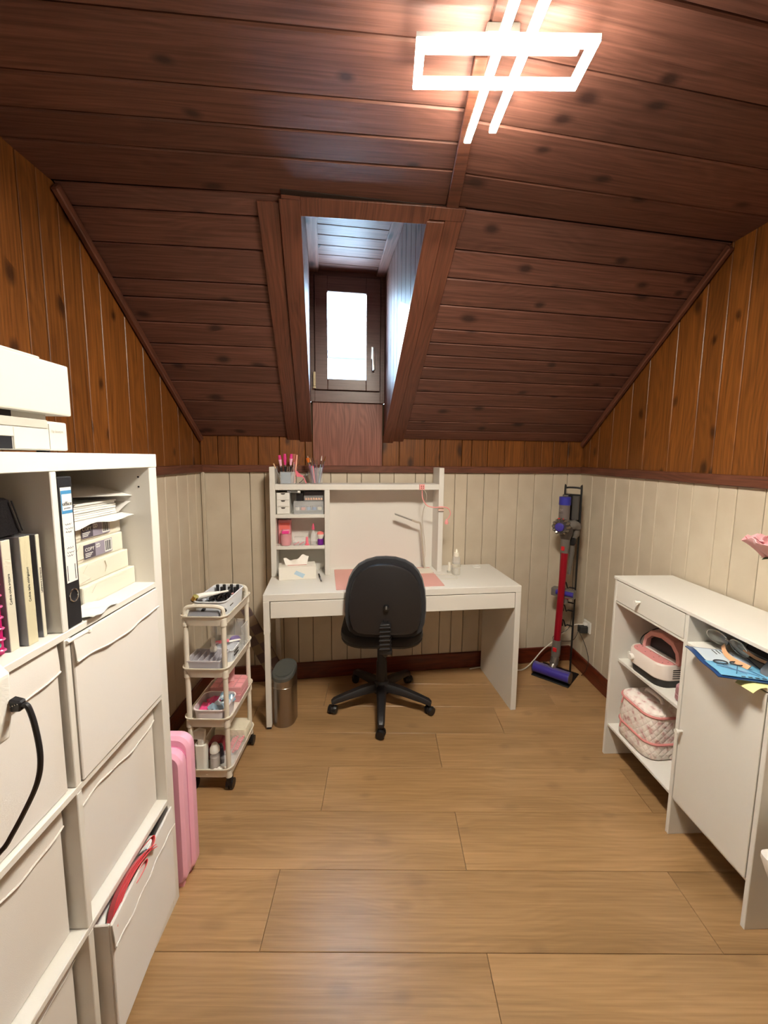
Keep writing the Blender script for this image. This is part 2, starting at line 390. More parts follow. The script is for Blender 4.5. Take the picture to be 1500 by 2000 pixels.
def aR(t):
    y = 2.83-(2.83-1.765)*t; p = Vector((xr(y)+.004, y, 0))-O0; return p.dot(EX)
slope_boards(tl, aL, lambda t: DL-.005)
slope_boards(tr, lambda t: DR+.005, aR)
# dormer trim boards on the slope
def slab(name, a0, a1, t0, t1, th, mat, label=None, parent=None, drop=0.):
    q = [SP(a0, t0, 0), SP(a1, t0, 0), SP(a1, t1, 0), SP(a0, t1, 0)]; r = [SP(a0, t0, -th), SP(a1, t0, -th), SP(a1, t1, -th), SP(a0, t1, -th)]
    m = frame(q[0], q[3]-q[0], q[1]-q[0]); mi = m.inverted()
    o = MB().hexa([mi @ v for v in q], [mi @ v for v in r]).build(name, mat, parent, bevel=.002, mx=m)
    if parent is None: struct(o, label)
    return o
slab('trim_2', DL-.145, DL-.07, -.012, .985, .010, M_TRIMW, 'outer brown board of the left dormer casing')
slab('trim_3', DL-.069, DL+.004, -.03, .995, .018, M_TRIMW, 'inner brown board of the left dormer casing')
slab('trim_4', DR-.004, DR+.062, -.03, .965, .018, M_TRIMW, 'inner brown board of the right dormer casing')
slab('trim_5', DR+.063, DR+.128, -.012, .985, .010, M_TRIMW, 'outer brown board of the right dormer casing')
slab('trim_6', DL+.004, DR+.005, .955, 1.0, .012, M_TRIMW, 'brown header board across the top of the dormer opening')
slab('trim_7', DR-.004, DR+.130, .968, 1.0, .013, M_TRIMW, 'short brown board above the right dormer casing')
# rake mouldings, picture rails, baseboards
def bar(name, p0, p1, wd, hd, w_, h_, mat, label, bevel=.004):
    p0, p1 = Vector(p0), Vector(p1); m = frame(p0, p1-p0, wd); L = (p1-p0).length
    zz = m.col[2].to_3d(); s = 1 if zz.dot(Vector(hd)) > 0 else -1
    return struct(MB().box(0, L, 0, w_, min(0, s*h_), max(0, s*h_)).build(name, mat, bevel=bevel, mx=m), label)
bar('trim_8', (xl(2.45), 2.45, 1.573), (xl(1.43), 1.43, ZC-.008), (1, 0, 0), (0, -1, -1), .022, .030, M_TRIMW, 'brown rake moulding on the left wall')
bar('trim_9', (xr(2.825), 2.825, 1.570), (xr(1.765), 1.765, ZC-.008), (-1, 0, 0), (0, -1, -1), .022, .030, M_TRIMW, 'brown rake moulding on the right wall')
bar('trim_10', B(-1.125, .006, 1.366), B(1.375, .006, 1.366), -EY, (0, 0, 1), .018, .044, M_TRIMW, 'brown rail along the back wall above the cream boards')
bar('trim_11', (xl(YF)-.006, YF, 1.362), (xl(2.45)-.006, 2.45, 1.364), (1, 0, 0), (0, 0, 1), .020, .046, M_TRIMW, 'brown rail along the left wall')
bar('trim_12', (xr(YF)+.006, YF, 1.345), (xr(2.82)+.006, 2.82, 1.366), (-1, 0, 0), (0, 0, 1), .020, .046, M_TRIMW, 'brown rail along the right wall')
bar('baseboard_back', B(-1.12, .008, 0), B(1.372, .008, 0), -EY, (0, 0, 1), .013, .113, M_BASE, 'dark red brown baseboard under the back wall')
bar('baseboard_left', (xl(YF)-.004, YF, 0), (xl(2.45)-.004, 2.45, 0), (1, 0, 0), (0, 0, 1), .014, .113, M_BASE, 'dark red brown baseboard on the left wall')
bar('baseboard_right', (xr(YF)+.004, YF, 0), (xr(2.815)+.004, 2.815, 0), (-1, 0, 0), (0, 0, 1), .014, .113, M_BASE, 'dark red brown baseboard on the right wall')
struct(MB().box(-.010, .010, -.010, .010, .113, 1.366).build('trim_13', M_CREAM, bevel=.003, mx=T(*(B(-1.117, -.002, 0)))), 'cream corner strip in the left back corner')
# ---- dormer: cheeks, ceiling, window
def tb(b): return min(1, b/-1.075)
def zs(b): return ZW+(ZC-ZW)*(b/-1.075)
for nm, a, sg in (('wall_dormer_left', DL, 1), ('wall_dormer_right', DR, -1)):
    a_o = a-sg*.012
    pol = [(.06, ZW+.02), (-1.03, 2.365), (-1.03, 2.7), (.06, 2.7)]
    cheek = struct(MB().prism(pol, min(a_o, a_o-sg*.05), max(a_o, a_o-sg*.05), 'x').build(nm, M_DARK, mx=frame(O0, EX, EY)))
    xs = [-1.05]
    while xs[-1] < -.1: xs.append(xs[-1]+random.uniform(.085, .12))
    xs[-1] = .0
    wd = EY if sg < 0 else -EY
    if sg < 0:   # right cheek, room towards -EX: z x EY = -EX
        vboards(cheek, xs, 0, lambda s: DZ+.01, M_CEIL, lambda s: B(a, s, 0), EY, th=.012) if False else None
        for b0, b1 in zip(xs, xs[1:]):
            z0, z1 = zs(b0), zs(b1)
            board(cheek, M_CEIL, B(a, b0, 0), (0, 0, 1), EY, [(z0, .001), (DZ+.01, .001), (DZ+.01, b1-b0-.001), (z1, b1-b0-.001)], .011, .002)
    else:
        for b0, b1 in zip(xs, xs[1:]):
            z0, z1 = zs(b0), zs(b1)
            board(cheek, M_CEIL, B(a, b1, 0), (0, 0, 1), -EY, [(z1, .001), (DZ+.01, .001), (DZ+.01, b1-b0-.001), (z0, b1-b0-.001)], .011, .002)
dc = struct(MB().box(DL-.06, DR+.06, -1.12, .08, DZ+.012, DZ+.06).build('ceiling_dormer', M_DARK, mx=frame(O0, EX, EY)))
b = .0
while b > -1.03:
    b2 = max(b-random.uniform(.088, .104), -1.06)
    board(dc, M_CEIL, B(DL, b, DZ), EX, -EY, [(0, .001), (DR-DL, .001), (DR-DL, b-b2-.001), (0, b-b2-.001)], .012, .003); b = b2
for a0, a1 in ((DL, DL+.055), (DR-.055, DR)):
    board(dc, M_CEIL, B(a0, 0, DZ-.014), -EY, -EX, [(0, -(a1-a0)), (1.05, -(a1-a0)), (1.05, 0), (0, 0)], .014, .002, name='edge_board')
MB().box(DL-.06, DR+.06, -1.062, -1.024, 2.336, 2.62).build('header_face', M_TRIMW, dc)
MB().box(DL-.06, DR+.12, -1.088, -1.03, 2.347, 2.40).build('leak_stop', M_DARK, dc)  # unseen dark box added to keep light from leaking over the header
fr = frame(O0, EX, EY)
def ringbox(m, a0, a1, z0, z1, A0, A1, Z0, Z1, y0, y1):
    return m.box(a0, A0, y0, y1, z0, z1).box(A1, a1, y0, y1, z0, z1).box(A0, A1, y0, y1, z0, Z0).box(A0, A1, y0, y1, Z1, z1)
wm = ringbox(MB(), DL, DR, 1.80, DZ, -.445, -.042, 1.868, 2.535, -.014, .0)
win = struct(ringbox(wm, DL, DR, 1.80, DZ, -.420, -.070, 1.895, 2.50, .0, .06).build('window_1', M_WIN, bevel=.0015, mx=fr), 'small brown framed dormer window')
GA0, GA1, GZ0, GZ1 = -.366, -.132, 1.938, 2.442
s0, s1, sz0, sz1 = -.442, -.045, 1.871, 2.532
sash = ringbox(MB(), s0, s1, sz0, sz1, GA0, GA1, GZ0, GZ1, -.030, -.0005).build('sash', M_WIN, win, bevel=.003)
box('pane', pm('window glass', '#ffffff', .02, alpha=.06), sash, GA0-.02, GA1+.02, .0005, .005, GZ0-.02, GZ1+.02, bevel=0)
h = MB().box(-.104, -.080, -.040, -.030, 2.06, 2.135).build('handle', pm('brushed steel', '#cfcac0', .3, 1), sash, bevel=.003)
MB().tube([(-.092, -.040, 2.118), (-.092, -.062, 2.118), (-.091, -.068, 2.10), (-.089, -.066, 1.99)], .008, 10).build('grip', pm('brushed steel', '#cfcac0', .3, 1), h, smooth=True)
MB().cyl((-.4465, -.034, 1.89), (-.4465, -.034, 1.972), .008, n=10).cyl((-.4465, -.034, 1.876), (-.4465, -.034, 1.887), .0095, n=10).build('hinge', pm('ivory plastic', '#d8c9a4', .4), win)

# ================================================================ THINGS
# ---- ceiling lamp
EMIT = bpy.data.materials.new('led diffuser'); EMIT.use_nodes = True
_n = EMIT.node_tree; _b = _n.nodes['Principled BSDF']; _b.inputs['Base Color'].default_value = (.9, .9, .9, 1)
_b.inputs['Emission Color'].default_value = (1, .925, .785, 1); _b.inputs['Emission Strength'].default_value = LAMP_STRENGTH
lamp = thing('ceiling_lamp', 'glowing white LED ceiling lamp, a rectangle crossed by two bars', 'lamp', (.233, .945, ZC))
LZ = -.062
M_LH = pm('lamp white metal', '#dcdcd8', .4)
MB().box(-.034, .034, -.012, .012, -.02, 0).build('ceiling_mount', pm('lamp mount grey', '#8a857c', .6), lamp, bevel=.002)
def ledbar(q, z):      # q: four plan corners
    MB().hexa([(x, y, z-.008) for x, y in q], [(x, y, z+.001) for x, y in q]).build('bar_housing', M_LH, lamp)
    c = [(x, y) for x, y in inset(q, .0008)]
    MB().hexa([(x, y, z-.0115) for x, y in c], [(x, y, z-.0082) for x, y in c]).build('light_bar', EMIT, lamp)
def rc(a, b, c, d): return [(a, c), (b, c), (b, d), (a, d)]
x0, x1, y0, y1 = -.181, .181, -.056, .055; wd = .0185
ledbar(rc(x0, x1, y1-wd, y1), LZ); ledbar(rc(x0, x1, y0, y0+wd), LZ); ledbar(rc(x0, x0+wd, y0+wd, y1-wd), LZ); ledbar(rc(x1-wd, x1, y0+wd, y1-wd), LZ)
h_ = .009
ledbar([(.000-h_, -.18), (.000+h_, -.18), (-.026+h_, .2265), (-.026-h_, .2265)], LZ+.0135)
ledbar([(.057-h_, -.2135), (.057+h_, -.2135), (.032+h_, .1925), (.032-h_, .1925)], LZ+.0135)
for x, y in ((-.03, .0), (.03, .0)): MB().cyl((x, y, -.02), (x, y, LZ+.019), .004, n=6).build('arm', M_LH, lamp)
MB().box(-.16, .16, -.006, .006, LZ+.0150, LZ+.019).build('crossbar', M_LH, lamp)
# ---- neighbour house seen through the window
nb = thing('neighbour_house', 'pale house with a straight roof edge seen through the dormer window', 'house', tuple(B(-1.3, 9, 0)), BE)
box('wall', pm('pale render', '#e6e6e2', .9), nb, -7, 7, 0, 5, -4, 4.16)
MB().prism([(-.4, 4.27), (6, 4.27), (3, 4.9)], -7.2, 7.2, 'x').build('roof', pm('roof tiles pale', '#cfcac6', .9), nb)
box('gutter', pm('gutter grey', '#1c2022', .5), nb, -7.2, 7.2, -.5, -.4, 4.17, 4.26)
box('window', pm('far window', '#20262a', .3), nb, .1, .35, -.02, .02, 3.4, 3.75)
# ================================================================ BOOKSHELF and what it holds
BA = .0219; BF = (-.6745, 1.1911, 0); BRZ = BA-pi/2
BM = T(*BF) @ Rz(BRZ)                         # local x: towards the camera, y: out of the front, z: up
def bthing(name, label, cat, x, y, z, rz=0., group=None): return thing(name, label, cat, group=group, mx=BM @ T(x, y, z) @ Rz(rz))
FRONT = lambda x, y, z: frame((x, y, z), (-1, 0, 0), (0, 0, 1))      # text facing the room
SPINE = lambda x, y, z: frame((x, y, z), (0, 0, 1), (1, 0, 0))       # text reading upwards
sh = bthing('bookshelf', 'tall white cube bookshelf with fabric bins along the left wall', 'bookshelf', 0, 0, 0)
SD = -.385
box('top_panel', M_WHITE, sh, -.001, .763, SD, .001, 1.427, 1.465)
box('bottom_panel', M_WHITE, sh, .038, .724, SD, 0, 0, .039)
for x in (0, .724): box('side_panel', M_WHITE, sh, x, x+.038, SD, 0, 0, 1.427)
for z in (1.092, .741, .390): box('shelf', M_WHITE, sh, .038, .724, SD, 0, z-.016, z)
for z0, z1 in ((1.092, 1.427), (.741, 1.076), (.390, .725), (.039, .374)): box('divider', M_WHITE, sh, .373, .389, SD, 0, z0, z1)
for z in (1.40, 1.372): MB().cyl((.0385, -.032, z), (.0375, -.032, z), .0028, n=10).build('peg_hole', M_BLACK, sh)
M_FAB = pm('white fabric', '#d9d4ce', .85, sheen=.3, bump=(900, .12))
M_FABIN = pm('dark bin lining', '#3a3733', .95)
def bin_(x0, x1, yf, z0, z1, label, rz=0., wave=.006, hem=.052):
    w_ = x1-x0; b_ = bthing('storage_bin', label, 'storage bin', x0, yf, z0, rz, 'white fabric bins in the bookshelf'); h = z1-z0; dp = .34; t_ = .006
    m = MB().box(0, w_, -t_, 0, 0, h).box(0, w_, -dp, -dp+t_, 0, h).box(0, t_, -dp+t_, -t_, 0, h).box(w_-t_, w_, -dp+t_, -t_, 0, h).box(t_, w_-t_, -dp+t_, -t_, 0, t_)
    m.build('body', M_FAB, b_, bevel=.002)
    MB().box(t_, w_-t_, -dp+t_, -t_, t_, h-.05).build('lining', M_FABIN, b_) if wave < 0 else None
    ph = random.uniform(0, 6); wv = abs(wave)
    def flap(u, v):
        z = h-.002-(hem+wv*sin(u*7+ph))*v
        return (w_*u, .0015+.004*sin(v*pi*.5)+.0015*sin(u*23+ph)*v, z)
    fl = MB().sheet(flap, 24, 4).build('flap', M_FAB, b_, solid=.002, smooth=True)
    MB().tube([(w_*k/24, .0055+.0015*sin(k/24*23+ph), h-.002-(hem+wv*sin(k/24*7+ph))) for k in range(25)], .0026, 6).build('hem', M_FAB, fl, smooth=True)
    return b_
bin_(.042, .371, .004, .743, 1.0745, 'white fabric bin under the paper reams, its front flush with the shelf', hem=.058)
bin_(.042, .368, -.031, .392, .7225, 'white fabric bin with a sagging flap, second from the floor in the far column', wave=.009, hem=.066)
bin_(.030, .360, .006, .042, .360, 'white fabric bin pulled out of the lowest far cube with red straps inside', rz=.0, wave=.004, hem=.06).rotation_euler.z += .075
bin_(.398, .722, -.010, .743, 1.0735, 'white fabric bin behind the dangling black power cable', hem=.062)
bin_(.397, .721, -.034, .392, .7225, 'white fabric bin below the one with the dangling cable', wave=.008, hem=.066)
bin_(.396, .720, -.036, .041, .371, 'white fabric bin in the lowest cube of the near column', wave=.006)
# gift bag with red handles in the pulled out bin
gb = bthing('gift_bag', 'white paper bag with red ribbon handles stuffed in the pulled out bin', 'bag', 0, 0, 0)
M_RED = pm('red ribbon', '#d9202c', .5, sheen=.3)
MB().hexa([(.09, -.30, .06), (.345, -.30, .06), (.345, .018, .06), (.09, .004, .06)], [(.12, -.28, .335), (.335, -.28, .325), (.34, .012, .322), (.10, -.004, .335)]).build('paper_body', pm('white paper', '#ececea', .7), gb, bevel=.006)
def ribbon(pts, w0, up, n=6):
    P = bez(pts, n); k = len(P); up = Vector(up)
    def fn(u, v):
        i = min(int(u*(k-1)+.5), k-1); return P[i]+up*(v-.5)*w0
    return MB().sheet(fn, k-1, 2)
for dx, dy in ((0, 0), (.012, -.006), (.006, .006)):
    ribbon([(.34+dx*.3, .018+dy, .328), (.31, .008+dy, .352), (.25+dx, .004+dy, .365), (.19+dx, .012+dy, .368), (.155+dx, .018+dy, .352)], .03, (.1, .6, .5)).build('ribbon_handle', M_RED, gb, solid=.0015, smooth=True)
ribbon([(.17, -.006, .36), (.15, .012, .374), (.165, .020, .366), (.20, .010, .354), (.235, -.004, .345)], .024, (.2, .5, .6)).build('ribbon_loop', M_RED, gb, solid=.0015, smooth=True)
ribbon([(.235, .014, .350), (.205, .024, .360), (.215, .027, .350), (.25, .022, .340)], .018, (.2, .4, .7)).build('ribbon_loop', M_RED, gb, solid=.0015, smooth=True)
# ring binder
M_BIND = pm('binder black', '#17171b', .5, bump=(700, .15)); M_PAPER = pm('paper', '#dddcd8', .8); M_BLUE = pm('print blue', '#3f86b8', .6); M_INK = pm('print ink', '#33343a', .7); M_GREYINK = pm('print grey', '#8d8f98', .7)
bd_ = bthing('ring_binder', 'black ring binder with a white and blue spine label', 'binder', .331, -.001, 1.0935)
MB().box(0, .041, -.285, 0, 0, .322).build('cover', M_BIND, bd_, bevel=.002)
lb = MB().box(.0055, .0355, 0, .0006, .098, .300).build('spine_label', M_PAPER, bd_)
MB().box(.006, .035, .0006, .0009, .286, .2935).box(.006, .035, .0006, .0009, .245, .2515).box(.0325, .0352, .0006, .0009, .2515, .286).build('blue_band', M_BLUE, lb)
text('office', .0115, M_INK, lb, FRONT(.0195, .0011, .2655)); text('premium', .0048, M_GREYINK, lb, FRONT(.0195, .0011, .2565))
for z, l_ in ((.222, .017), (.213, .021), (.206, .016), (.172, .018), (.162, .020), (.155, .016)):
    P = [(.029-l_*k/9, .0010, z+.0018*sin(k*2.2+z*90)) for k in range(10)]
    MB().tube(P, .0005, 4).build('handwriting', M_GREYINK, lb)
for x in (.031, .010): MB().box(x, x+.0016, .0006, .0009, .102, .135).build('small_print', M_INK, lb)
rg = MB().tube([(.0205+.0115*cos(a*pi/12), .0008, .068+.0135*sin(a*pi/12)) for a in range(24)], .0016, 8, closed=True).build('finger_ring', M_CHROME, bd_, smooth=True)
MB().lathe([(0, 0), (.010, 0)], 20, cap=False).loft([[(.0205+.0098*cos(a*pi/10), .0004, .068+.0115*sin(a*pi/10)) for a in range(20)], [(.0205+.0098*cos(a*pi/10), .0006, .068+.0115*sin(a*pi/10)) for a in range(20)]]).build('finger_hole', pm('deep black', '#050506', .9), rg) if False else None
# paper reams
M_REAM = pm('ream wrap', '#ddd7c8', .55); M_LBL = pm('ream print dark', '#4b4450', .6); M_LBLG = pm('ream print grey', '#8e8796', .6)
def ream(i, label, dx, dy, rz, printed=False, wrinkle=False):
    z = 1.0922+.0515*i
    r = bthing('paper_ream', label, 'paper ream', .044+dx, -.056+dy, z, rz, 'paper reams stacked in the bookshelf')
    w_, hh, dp = .211, .0505, .296
    MB().box(0, w_, -dp, 0, 0, hh).build('pack', M_REAM, r, bevel=.003, seg=2)
    # folded wrapper flaps on the front end
    MB().add([(.008, .0006, 0.004), (w_-.006, .0006, 0.004), (w_-.045, .0032, hh*.92), (.045, .0022, hh*.92)], [(0, 1, 2, 3)]).build('end_flap', M_REAM, r, solid=.0008)
    MB().add([(w_-.002, .0006, 0.003), (w_-.002, .0006, hh-.003), (w_-.052, .0046, hh*.25)], [(0, 1, 2)]).build('end_flap', M_REAM, r, solid=.0008)
    if wrinkle:
        MB().tube([(.105, .004, .012), (.098, .0045, .026), (.104, .004, .042)], .0012, 5).build('crease', M_REAM, r)
    if printed:
        l_ = MB().box(.052, .158, .0036, .0042, .007, .043).build('print_label', M_LBLG, r)
        MB().box(.118, .158, .0042, .0045, .008, .042).build('print_block', M_LBL, l_)
        text('COPY', .0125, M_PAPER, l_, FRONT(.139, .0048, .030))
        for k, z_ in enumerate((.0205, .0165, .0125)): MB().box(.128+.004*k, .155, .0045, .0047, z_-.001, z_+.0008).build('small_print', M_PAPER, l_)
        MB().lathe([(0, 0), (.0055, 0)], 12, cap=False)
        for cx in (.112, .105): MB().tube([(cx+.004*cos(a*pi/6), .0044, .033+.004*sin(a*pi/6)) for a in range(12)], .0011, 5, closed=True).build('round_logo', M_PAPER, l_)
        MB().box(.054, .082, .0042, .0045, .010, .041).build('barcode_field', M_PAPER, l_)
        for k in range(9): MB().box(.0565+.0026*k, .0565+.0026*k+(.0008+.0008*((k*7) % 3)), .0045, .0047, .013, .039).build('barcode_bar', M_INK, l_)
    return r
ream(0, 'lowest unprinted paper ream in the bookshelf stack', -.004, 0, 0)
ream(1, 'wrinkled paper ream, second from the bottom of the stack', .004, -.012, .0, wrinkle=True)
ream(2, 'paper ream with a fully visible dark COPY label', .009, -.022, .0, printed=True)
ream(3, 'paper ream with a COPY label half covered by torn wrapping', .008, -.026, .0, printed=True)
op = bthing('paper_ream', 'torn open paper ream on top of the stack showing its sheets', 'paper ream', .055, -.082, 1.0922+.0515*4, 0, 'paper reams stacked in the bookshelf')
for k in range(7): MB().box(.004+.002*(k % 2), .206-.001*(k % 3), -.29, -.003-.0015*(k % 3), .0012+.0058*k, .0062+.0058*k).build('sheet_stack', M_PAPER, op, bevel=.0006)
M_WRAP = pm('torn white wrapping', '#d8d5d1', .6)
MB().sheet(lambda u, v: (-.012+.235*u, .0+.035*v-.01*sin(u*pi)*v, .0005-.014*v*(.4+.6*sin(u*5)**2)), 10, 4).build('wrapper_lip', M_WRAP, op, solid=.0007, smooth=True)
MB().sheet(lambda u, v: (.206+.025*v*sin(u*3), .002-.12*u+.03*v, .002+.045*v+.01*sin(u*6)), 6, 4).build('wrapper_side', M_WRAP, op, solid=.0007, smooth=True)
MB().sheet(lambda u, v: (.002-.022*v, .0-.14*u+.03*v*(1-u), .003+.045*v-.012*v*v), 6, 4).build('wrapper_side', M_WRAP, op, solid=.0007, smooth=True)
MB().sheet(lambda u, v: (-.02+.26*u, -.02-.16*v+.05*(1-v)*(1-u), .049+.018*sin(v*2.4+u)+.02*v), 10, 6).build('wrapper_top', M_WRAP, op, solid=.0007, smooth=True)
MB().sheet(lambda u, v: (.055+.17*u, -.10-.05*sin(u*4)*.3-.04*v, .055+.062*v-.012*sin(u*9)*v), 12, 5).build('wrapper_back', M_WRAP, op, solid=.0007, smooth=True)
ps = bthing('paper_sheet', 'crumpled grey white paper lying over the shelf edge beside the binder', 'paper', 0, 0, 1.093)
MB().sheet(lambda u, v: (.215+.105*u, -.055+.058*v+.012*u*v, .0015+.006*sin(u*5+v*3)**2+.004*(1-v)), 10, 8).build('sheet', pm('grey white paper', '#d9d8d4', .75), ps, solid=.0006, smooth=True)
wp = bthing('white_dowel', 'short white dowel sticking out under the shelf edge', 'dowel', .325, .0, 1.070)
MB().tube([(.06, .002, .0), (.0, .004, .0)], .0042, 10).build('rod', M_WPLAST, wp, smooth=True); MB().lathe([(0, -.006), (.0055, -.004), (.0062, 0), (.0055, .004), (0, .006)], 12, c=(-.002, .004)).build('tip', M_WPLAST, wp, smooth=True)
# books
def book(x0, x1, y0, h, dp, spine, cover, label, txt):
    b_ = bthing('book', label, 'book', x0, y0, 1.0925, 0, 'cream and grey books in the bookshelf')
    w_ = x1-x0
    MB().box(0, .0018, -dp, -.001, 0, h).box(w_-.0018, w_, -dp, -.001, 0, h).build('cover', cover, b_)
    MB().box(.0005, w_-.0005, -.003, 0, 0, h).build('spine', spine, b_, bevel=.0006)
    MB().box(.0018, w_-.0018, -dp+.006, -.003, .004, h-.004).build('pages', M_PAPER, b_)
    text(txt, .0068 if w_ > .012 else .0052, M_INK, b_, SPINE(w_*.5, .0003, h*.56))
M_BK = pm('book cream', '#c9c2a4', .6); M_BK2 = pm('book grey cover', '#84858a', .6); M_BK3 = pm('book pale spine', '#cfcab8', .6)
book(.3985, .4075, -.024, .211, .17, M_BK3, M_BK2, 'thin grey book with a pale spine, nearest the shelf divider', 'Letteratura e narrazione')
book(.4235, .4465, -.021, .213, .17, M_BK, M_BK2, 'thick cream book between the thin grey one and the pale one', 'Codice delle obbligazioni')
book(.4525, .4715, -.033, .211, .17, M_BK3, M_BK2, 'pale cream book beside the pink spiral notebook', 'Codice civile svizzero')
nb_ = bthing('spiral_notebook', 'bright pink spiral notebook with teal dots beside the books', 'notebook', .476, -.040, 1.0925)
MB().box(0, .022, -.16, 0, 0, .235).build('cover', pm('magenta cover', '#b01060', .4, coat=.3), nb_, bevel=.001)
for k in range(11):
    z = .010+.0205*k
    MB().tube([(.002+.010*(1-cos(a*pi/8)), -.004+.014*sin(a*pi/8), z+.0005*a) for a in range(9)], .0022, 6).build('coil', pm('pink coil', '#d8508c', .25, coat=.5), nb_, smooth=True)
    if k % 2 == 0: MB().lathe([(0, 0), (.0052, 0), (.005, .0012), (0, .0014)], 12).build('dot', pm('teal dot', '#5cc9b4', .4), nb_, mx=T(.012, .0, z+.01) @ Rx(-pi/2))
bl = bthing('leather_case', 'black leather case lying on top of the books', 'case', .405, -.045, 1.3085, 0)
MB().loft([[(x, y, z) for x, y in rr(x0_, .19, -.17, y1_, .012, 3)] for x0_, y1_, z in ((.0, 0, 0), (.003, -.002, .012), (.017, -.004, .066), (.022, -.008, .070))]).build('body', pm('black leather', '#121013', .35, bump=(300, .2)), bl, smooth=True)
MB().tube([(.012, .001, .004), (.026, -.003, .062)], .0012, 6).build('seam', pm('black leather', '#121013', .35), bl)
MB().tube([(.006, .001, .004), (.020, -.003, .064)], .0012, 6).build('seam', pm('black leather', '#121013', .35), bl)
# printer on top
pr = bthing('printer', 'white office printer standing on top of the bookshelf', 'printer', .25, -.05, 1.4652)
M_PRN = pm('printer white', '#cfccc3', .4); M_PRG = pm('printer grey', '#b9b5ab', .4)
MB().box(0, .44, -.33, .0, .082, .193).build('scanner_body', M_PRN, pr, bevel=.004, seg=2)
MB().box(.066, .44, -.32, -.008, .193, .199).build('lid', M_PRN, pr, bevel=.002)
MB().box(.036, .42, -.31, -.03, .062, .083).build('neck', M_PRN, pr, bevel=.001)
MB().box(.015, .43, -.33, -.002, .004, .0665).build('base', M_PRN, pr, bevel=.004, seg=2)
MB().box(.13, .42, -.20, -.0225, .0625, .0825).build('output_slot', M_BLACK, pr)
MB().box(.072, .42, -.004, .0012, .050, .0675).build('tray_edge', M_PRG, pr, bevel=.001)
fp = MB().box(.070, .155, -.003, .0012, .006, .049).box(.155, .42, -.003, .0012, .030, .049).build('tray_front', M_PRN, pr, bevel=.001)
MB().box(.158, .42, -.025, -.0005, .006, .030).build('paper_slot', M_BLACK, pr)
MB().box(.069, .07, .0, .0016, .006, .060).build('panel_gap', M_PRG, pr)
for x, y in ((.05, -.03), (.40, -.03), (.05, -.3), (.40, -.3)): MB().cyl((x, y, 0), (x, y, .006), .012, n=12).build('foot', M_BLACK, pr)
text('hp laserjet', .0075, M_PRG, pr, FRONT(.045, .0, .046))
# device, stand and cable at the left edge of the picture
st = thing('device_stand', 'dark wooden stand at the left edge of the picture', 'stand', (-.615, .50, 0))
box('post', M_TRIMW, st, -.03, .0515, -.06, .005, 0, 1.06); box('top', M_TRIMW, st, -.035, .065, -.08, .02, 1.06, 1.085)
dv = thing('white_device', 'white plastic box with a black power plug at the left edge', 'device', (-.56, .50, 1.0852))
MB().prism([(-.09, .0), (.064, .0), (.068, .03), (.072, .092), (.052, .112), (.02, .118), (-.09, .118)], -.10, .0, 'y').build('housing', M_WPLAST, dv, bevel=.004, seg=2)
cd = thing('power_cable', 'black power cable with a moulded plug hanging in front of the bins', 'cable', (0, 0, 0))
MB().hexa([(-.491, .496, 1.122), (-.476, .494, 1.125), (-.476, .506, 1.125), (-.491, .506, 1.122)], [(-.491, .494, 1.142), (-.476, .496, 1.138), (-.476, .506, 1.138), (-.491, .506, 1.142)]).build('plug', M_BLACK, cd, bevel=.002)
for k in range(4): MB().lathe([(0, 0), (.0009, 0), (0, .0006)], 6).build('grip_dot', M_PRG, cd, mx=T(-.4885+.0032*k, .4945, 1.132+.0012*k) @ Rx(pi/2))
MB().tube(bez([(-.477, .500, 1.131), (-.470, .500, 1.129), (-.463, .500, 1.10), (-.460, .500, 1.056), (-.468, .500, 1.018), (-.491, .500, .972), (-.516, .500, .929), (-.540, .490, .88), (-.555, .45, .70), (-.60, .40, .3), (-.61, .40, .006), (-.62, .36, .005)], 6), .0034, 8).build('cord', M_BLACK, cd, smooth=True)
# pink suitcase behind the bookshelf end
su = thing('suitcase', 'pink hard shell suitcase standing between bookshelf and trolley', 'suitcase', (-.845, 1.208, 0), .0)
M_PK = pm('pink shell', '#f4b6d0', .38, coat=.2)
for y0, y1, z1, x1 in ((0, .040, .497, .188), (.046, .088, .522, .194)):
    prof = [(x, z) for x, z in rr(0, x1, .012, z1, .045, 6)]
    MB().loft([[(x, y0, z) for x, z in inset(prof, .010)], [(x, y0+.010, z) for x, z in prof], [(x, y1-.006, z) for x, z in prof], [(x, y1, z) for x, z in inset(prof, .004)]]).build('shell', M_PK, su, smooth=True, angle=.6)
prof = [(x, z) for x, z in rr(.006, .184, .016, .492, .042, 6)]
MB().loft([[(x, .038, z) for x, z in prof], [(x, .048, z) for x, z in prof]]).build('zip_seam', pm('dark pink seam', '#c56f96', .5), su, smooth=True)
for x in (.03, .15):
    for y in (.02, .07): MB().box(x, x+.02, y-.008, y+.008, 0, .018).build('foot', M_PK, su)
